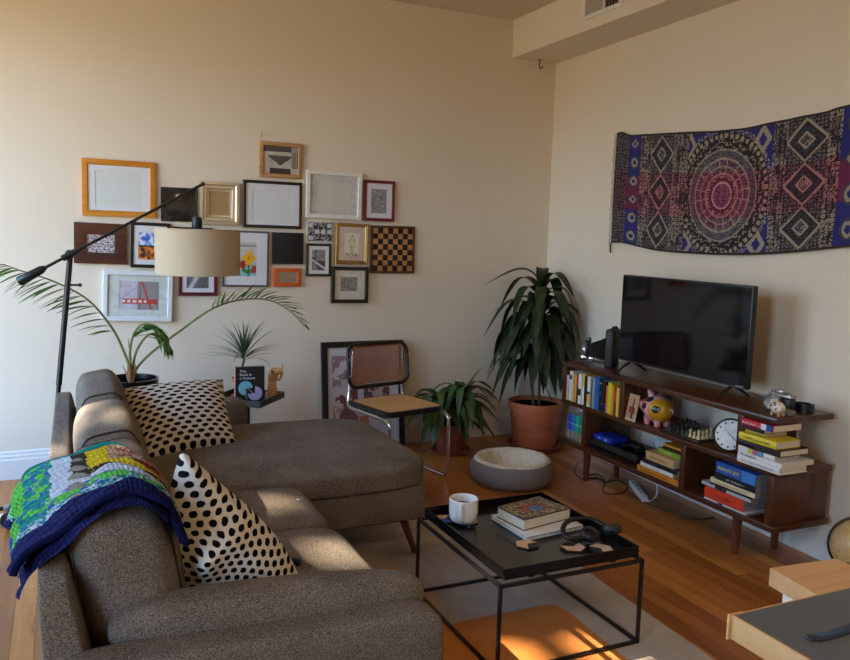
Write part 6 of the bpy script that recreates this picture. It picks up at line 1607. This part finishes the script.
# ------------------------------------------------------------------ counters at lower right
def counters():
    z = .90
    t = thing('kitchen_counter', 'white kitchen unit with dark grey top and raw plywood edge at the lower right corner', 'counter', (1.65, .60, 0))
    x0, y1 = 1.137, 1.045; x1, y0 = 2.3, .15
    m = MB(); m.bx(x0+.004, x1, y0, y1-.004, z-.004, z); m.build('laminate', mat('grey_laminate', '#4f5152', .5, ns=90, na=.06), t, sm=0)
    ply = NT('plywood_edge'); c_ = ply.coord(scale=(1, 1, 1)); sp = ply.n('ShaderNodeSeparateXYZ'); ply.l(c_, sp.inputs[0])
    w = ply.math('FRACT', ply.math('MULTIPLY', sp.outputs[2], 240)); g = ply.noise(ply.coord(scale=(6, 6, 60)), 8, 4)
    ply.l(ply.mix(ply.math('MULTIPLY', g, .5), ply.ramp(w, [(.2, '#c2965f'), (.8, '#caa06a')]), lin('#8f6238')), ply.b.inputs['Base Color']); ply.inp('Roughness', .6)
    m = MB(); m.bx(x0, x1, y0, y1, z-.048, z-.004, .0015); m.bx(x0, x0+.004, y0, y1, z-.004, z); m.bx(x0+.004, x1, y1-.004, y1, z-.004, z); m.build('plywood_core', ply.m, t)
    m = MB(); m.bx(x0-.006, x0+.03, y1, y1+.004, z-.05, z, .0008); m.build('edging_strip', M['light_wood'], t)
    m = MB(); m.bx(x0+.075, x1, y0, y1-.06, 0, z-.048, .003); m.build('cabinet_body', M['trim'], t)
    m = MB(); m.bx(x0+.069, x0+.075, y0+.05, y1-.085, .1, z-.07, .003); m.build('side_panel', M['trim'], t)
    # second unit behind, wood topped
    z2 = .75; P = [at(770, 568, z=z2), at(836, 558.5, z=z2), at(850, 565, z=z2)]
    e = (P[2]-P[1]).normalized(); YN = 1.12; far = P[1]+e*((YN-P[1].y)/e.y); near0 = V((P[0].x-.035, YN, z2))
    poly = [(P[0].x, P[0].y), (P[1].x, P[1].y), (far.x, far.y), (near0.x, near0.y)][::-1]
    t = thing('wood_topped_cabinet', 'low white cabinet with a light wood top behind the grey kitchen counter', 'cabinet', (1.78, 1.27, 0))
    f = lambda a, b, d: (a, b, d)
    m = MB(); m.prism(poly, f, z2-.048, z2); m.build('top', m_wood('pale_particle_top', '#b08152', '#c4945f', '#cf9f6b', 'x', .5), t, sm=0)
    cx = sum(p[0] for p in poly)/4; cy = sum(p[1] for p in poly)/4
    m = MB(); m.prism([(cx+(a-cx)*.86, cy+(b-cy)*.78) for a, b in poly], f, 0, z2-.048); m.build('body', mat('cabinet_cream', '#d6cfbb', .5), t, sm=0)
    # dark blue strap on the counter
    q0, q1, q2 = at(806, 638, z=z), at(826, 637, z=z), at(862, 625, z=z)
    t = thing('rubber_strap', 'dark blue rubber strap with ridges lying on the grey counter', 'strap', (q1.x, q1.y, z))
    path = cr([q0, at(815, 639, z=z), q1, at(840, 633, z=z), q2], 6); n = len(path); v = []
    for i, p in enumerate(path):
        tg = (path[min(i+1, n-1)]-path[max(i-1, 0)]).normalized(); s = V((-tg.y, tg.x, 0)); w = .0105*min(1, .45+i/5); th = .006
        for a, b in ((-1, .0005), (-1, th*.6), (-.6, th), (.6, th), (1, th*.6), (1, .0005)): v.append(p+s*w*a+V((0, 0, b)))
    m = MB(); m.add(v, [[i*6+k, i*6+(k+1) % 6, (i+1)*6+(k+1) % 6, (i+1)*6+k] for i in range(n-1) for k in range(6)]+[list(range(6))[::-1], [(n-1)*6+k for k in range(6)]]); m.build('band', mat('navy_rubber', '#1e2733', .45), t)
    m = MB()
    for i in range(8, n-1):
        p = path[i]; tg = (path[min(i+1, n-1)]-path[i-1]).normalized(); s = V((-tg.y, tg.x, 0)); m.tube([p+s*.0065+V((0, 0, .0062)), p-s*.0065+V((0, 0, .0062))], .0011, 6)
    m.build('ribs', mat('navy_rubber', '#1e2733', .45), t)
counters()

# ================================================================== TAPESTRY
def tapestry():
    X = lambda y: RX(y)-.016
    top = [(618, 133), (624, 132), (632, 135), (650, 134), (685, 132), (715, 131), (745, 128), (770, 123), (800, 117), (825, 112), (849, 105)]
    bot = [(617, 243), (624, 243), (640, 247), (660, 251), (690, 253.5), (720, 255), (750, 255), (775, 254), (800, 252), (825, 249.5), (849, 247)]
    def onw(px, py):
        p = at(px, py, x=3.55)
        for _ in range(4): p = at(px, py, x=X(p.y))
        return p
    T = [onw(*p) for p in top]; B = [onw(*p) for p in bot]
    # it runs on past the frame
    T.append(T[-1]+V((0, -.42, .02))); B.append(B[-1]+V((0, -.42, .05)))
    Tc, Bc = cr(T, 8), cr(B, 8)
    def samp(Cv, y):
        for i in range(len(Cv)-1):
            if Cv[i].y >= y >= Cv[i+1].y:
                f = (Cv[i].y-y)/max(1e-9, Cv[i].y-Cv[i+1].y); return Cv[i].z*(1-f)+Cv[i+1].z*f
        return Cv[0].z if y > Cv[0].y else Cv[-1].z
    ya, yb = T[0].y, T[-1].y; yb = max(yb, B[-1].y)
    Lw = ya-yb
    def P(u, v, off=0):
        y = ya-Lw*u; a, b = samp(Tc, y), samp(Bc, y); ripple = .006*math.sin(u*38)+.005*math.sin(u*15+v*3)
        return V((X(y)-.008-abs(ripple)-off, y, b+(a-b)*v))
    yp = lambda px: (ya-onw(px, 190).y)/Lw
    K = {k: yp(k) for k in (628, 641, 650, 672, 688, 723, 772, 785, 805, 825, 838, 850)}
    H = .72; cu, cv = K[723], .48
    A = Lw/H
    navy, blk, crm, gry, mar, red = rgb('#25266a'), rgb('#231d22'), rgb('#988b78'), rgb('#6a6263'), rgb('#662146'), rgb('#96485f')
    slate = rgb('#3d3f48')
    def tint(c, v):
        # warm dyed band through the middle of the cloth
        if .30 < v < .66: return tuple(x*y for x, y in zip(c, (1.22, .62, .78)))
        return c
    def lozenge(u, v, u0, v0, hu, hv): return abs(u-u0)/hu+abs(v-v0)/hv
    def fine(u, v, s=1.0):
        a = u*A*34*s; b = v*34*s; i, j = int(a), int(b); fa, fb = a-i-.5, b-j-.5; h = (i*7+j*13+(i*j) % 5) % 4
        d = abs(fa)+abs(fb)
        if h == 0: return d < .42 and d > .18
        if h == 1: return max(abs(fa), abs(fb)) < .36 and not max(abs(fa), abs(fb)) < .16
        if h == 2: return abs(fa-fb) < .22
        return math.hypot(fa, fb) < .38 and math.hypot(fa, fb) > .16
    def strip(u, v, c0, w, n):   # navy strip with ovals
        f = (v*n) % 1-.5; d = math.hypot((u-c0)/w*1.1, f*1.25)
        k = int(v*n) % 3
        if k == 2: d = abs(u-c0)/w+abs(f)*1.3
        if d < .16: return navy
        if d < .30: return crm
        if d < .42: return slate
        return mar if .33 < v < .63 else navy
    def cf(u, v):
        if v > .985 or v < .015: return rgb('#2e2922')
        if u < K[628]: c = gry if fine(u, v, 1.1) else blk
        elif u < K[641]: return strip(u, v, (K[628]+K[641])/2, K[641]-K[628], 6)
        elif K[688] < u < K[772]:
            r = math.hypot((u-cu)*A, (v-cv)); an = math.atan2(v-cv, (u-cu)*A)
            if r > .50:
                fu, fv = abs(u-cu)*A, abs(v-cv); lz = abs(fu-.40)/.10+abs(fv-.40)/.13
                if lz < .45: return mar if .3 < v < .66 else navy
                if lz < .95: return crm
                c = crm if fine(u, v, 1.0) and (r < .54) else (mar if .33 < v < .63 else navy)
                return c
            if r > .455: c = crm if (an*26/PI % 1) > .42 and r < .49 else blk
            elif r > .36: c = crm if (math.sin(an*16) > .1) != (.395 < r < .425) and fine(u, v, .9) or abs(r-.365) < .006 else blk
            elif r > .30: c = gry if fine(u, v, 1.3) else slate
            elif r > .285: c = crm
            elif r > .17:
                q = abs(math.sin(an*4)); c = mixc(blk, mar, .6) if not (fine(u, v, .9) and r > .2) else gry
                if abs(r-.175) < .008 or abs(r-.23) < .005 or abs(q-.62) < .06: c = crm
                return tint(c, v)
            elif r > .112: c = mixc(mar, blk, .4) if r < .14 else crm if fine(u, v, 1.2) else mar
            elif r > .097: return rgb('#b08a80')
            else: return mixc(red, gry, .4) if fine(u, v, 1.2) else mar
        elif K[650] < u < K[672] or K[785] < u < K[825]:
            a, b = (K[650], K[672]) if u < K[688] else (K[785], K[825]); c0 = (a+b)/2; hw = (b-a)/2*1.12
            d = min(lozenge(u, v, c0, q, hw, .165) for q in (.18, .50, .82))
            if d < .30: c = crm if fine(u, v, 1.5) else slate
            elif d < .40: c = crm
            elif d < .72: c = slate if fine(u, v, 1.2) else blk
            elif d < .84: c = blk
            elif d < .98: c = crm
            else: c = gry if fine(u, v, 1.0) else blk
        elif K[838] < u < K[838]+.075: return strip(u, v, K[838]+.037, .06, 4)
        elif u > K[838]+.075: c = gry if fine(u, v) else blk
        else: c = crm if fine(u, v, .8) and n2(u*40, v*8, 1, 4) > .45 else (gry if fine(u, v, 1.7) else blk)
        return tint(c, v)
    t = thing('wall_tapestry', 'woven navy and crimson tapestry with a sun disc medallion sagging along the right wall', 'tapestry', (X(3.6), (ya+yb)/2, 1.58))
    nu, nv = 300, 110
    m = MB(); m.grid(lambda u, v: P(u, v), nu, nv, cf=cf)
    m.grid(lambda u, v: P(1-u, v, -.004), 60, 12, cf=lambda u, v: rgb('#2e2922'))
    m.build('cloth', M['weave'], t, sm=60)
    r = random.Random(5); m = MB()
    for k in range(46):
        v = (k+.5)/46; p = P(0, v); L = r.uniform(.015, .035); m.tube([p, p+V((0, L*.5, -.004)), p+V((.0, L, -.012-r.random()*.02))], .0018, 4)
    p = P(0, .0); m.tube([p, p+V((0, .006, -.03)), p+V((0, .0, -.07))], .006, 6)
    m.build('fringe', mat('fringe_dark', '#3a2a24', .95), t)
tapestry()
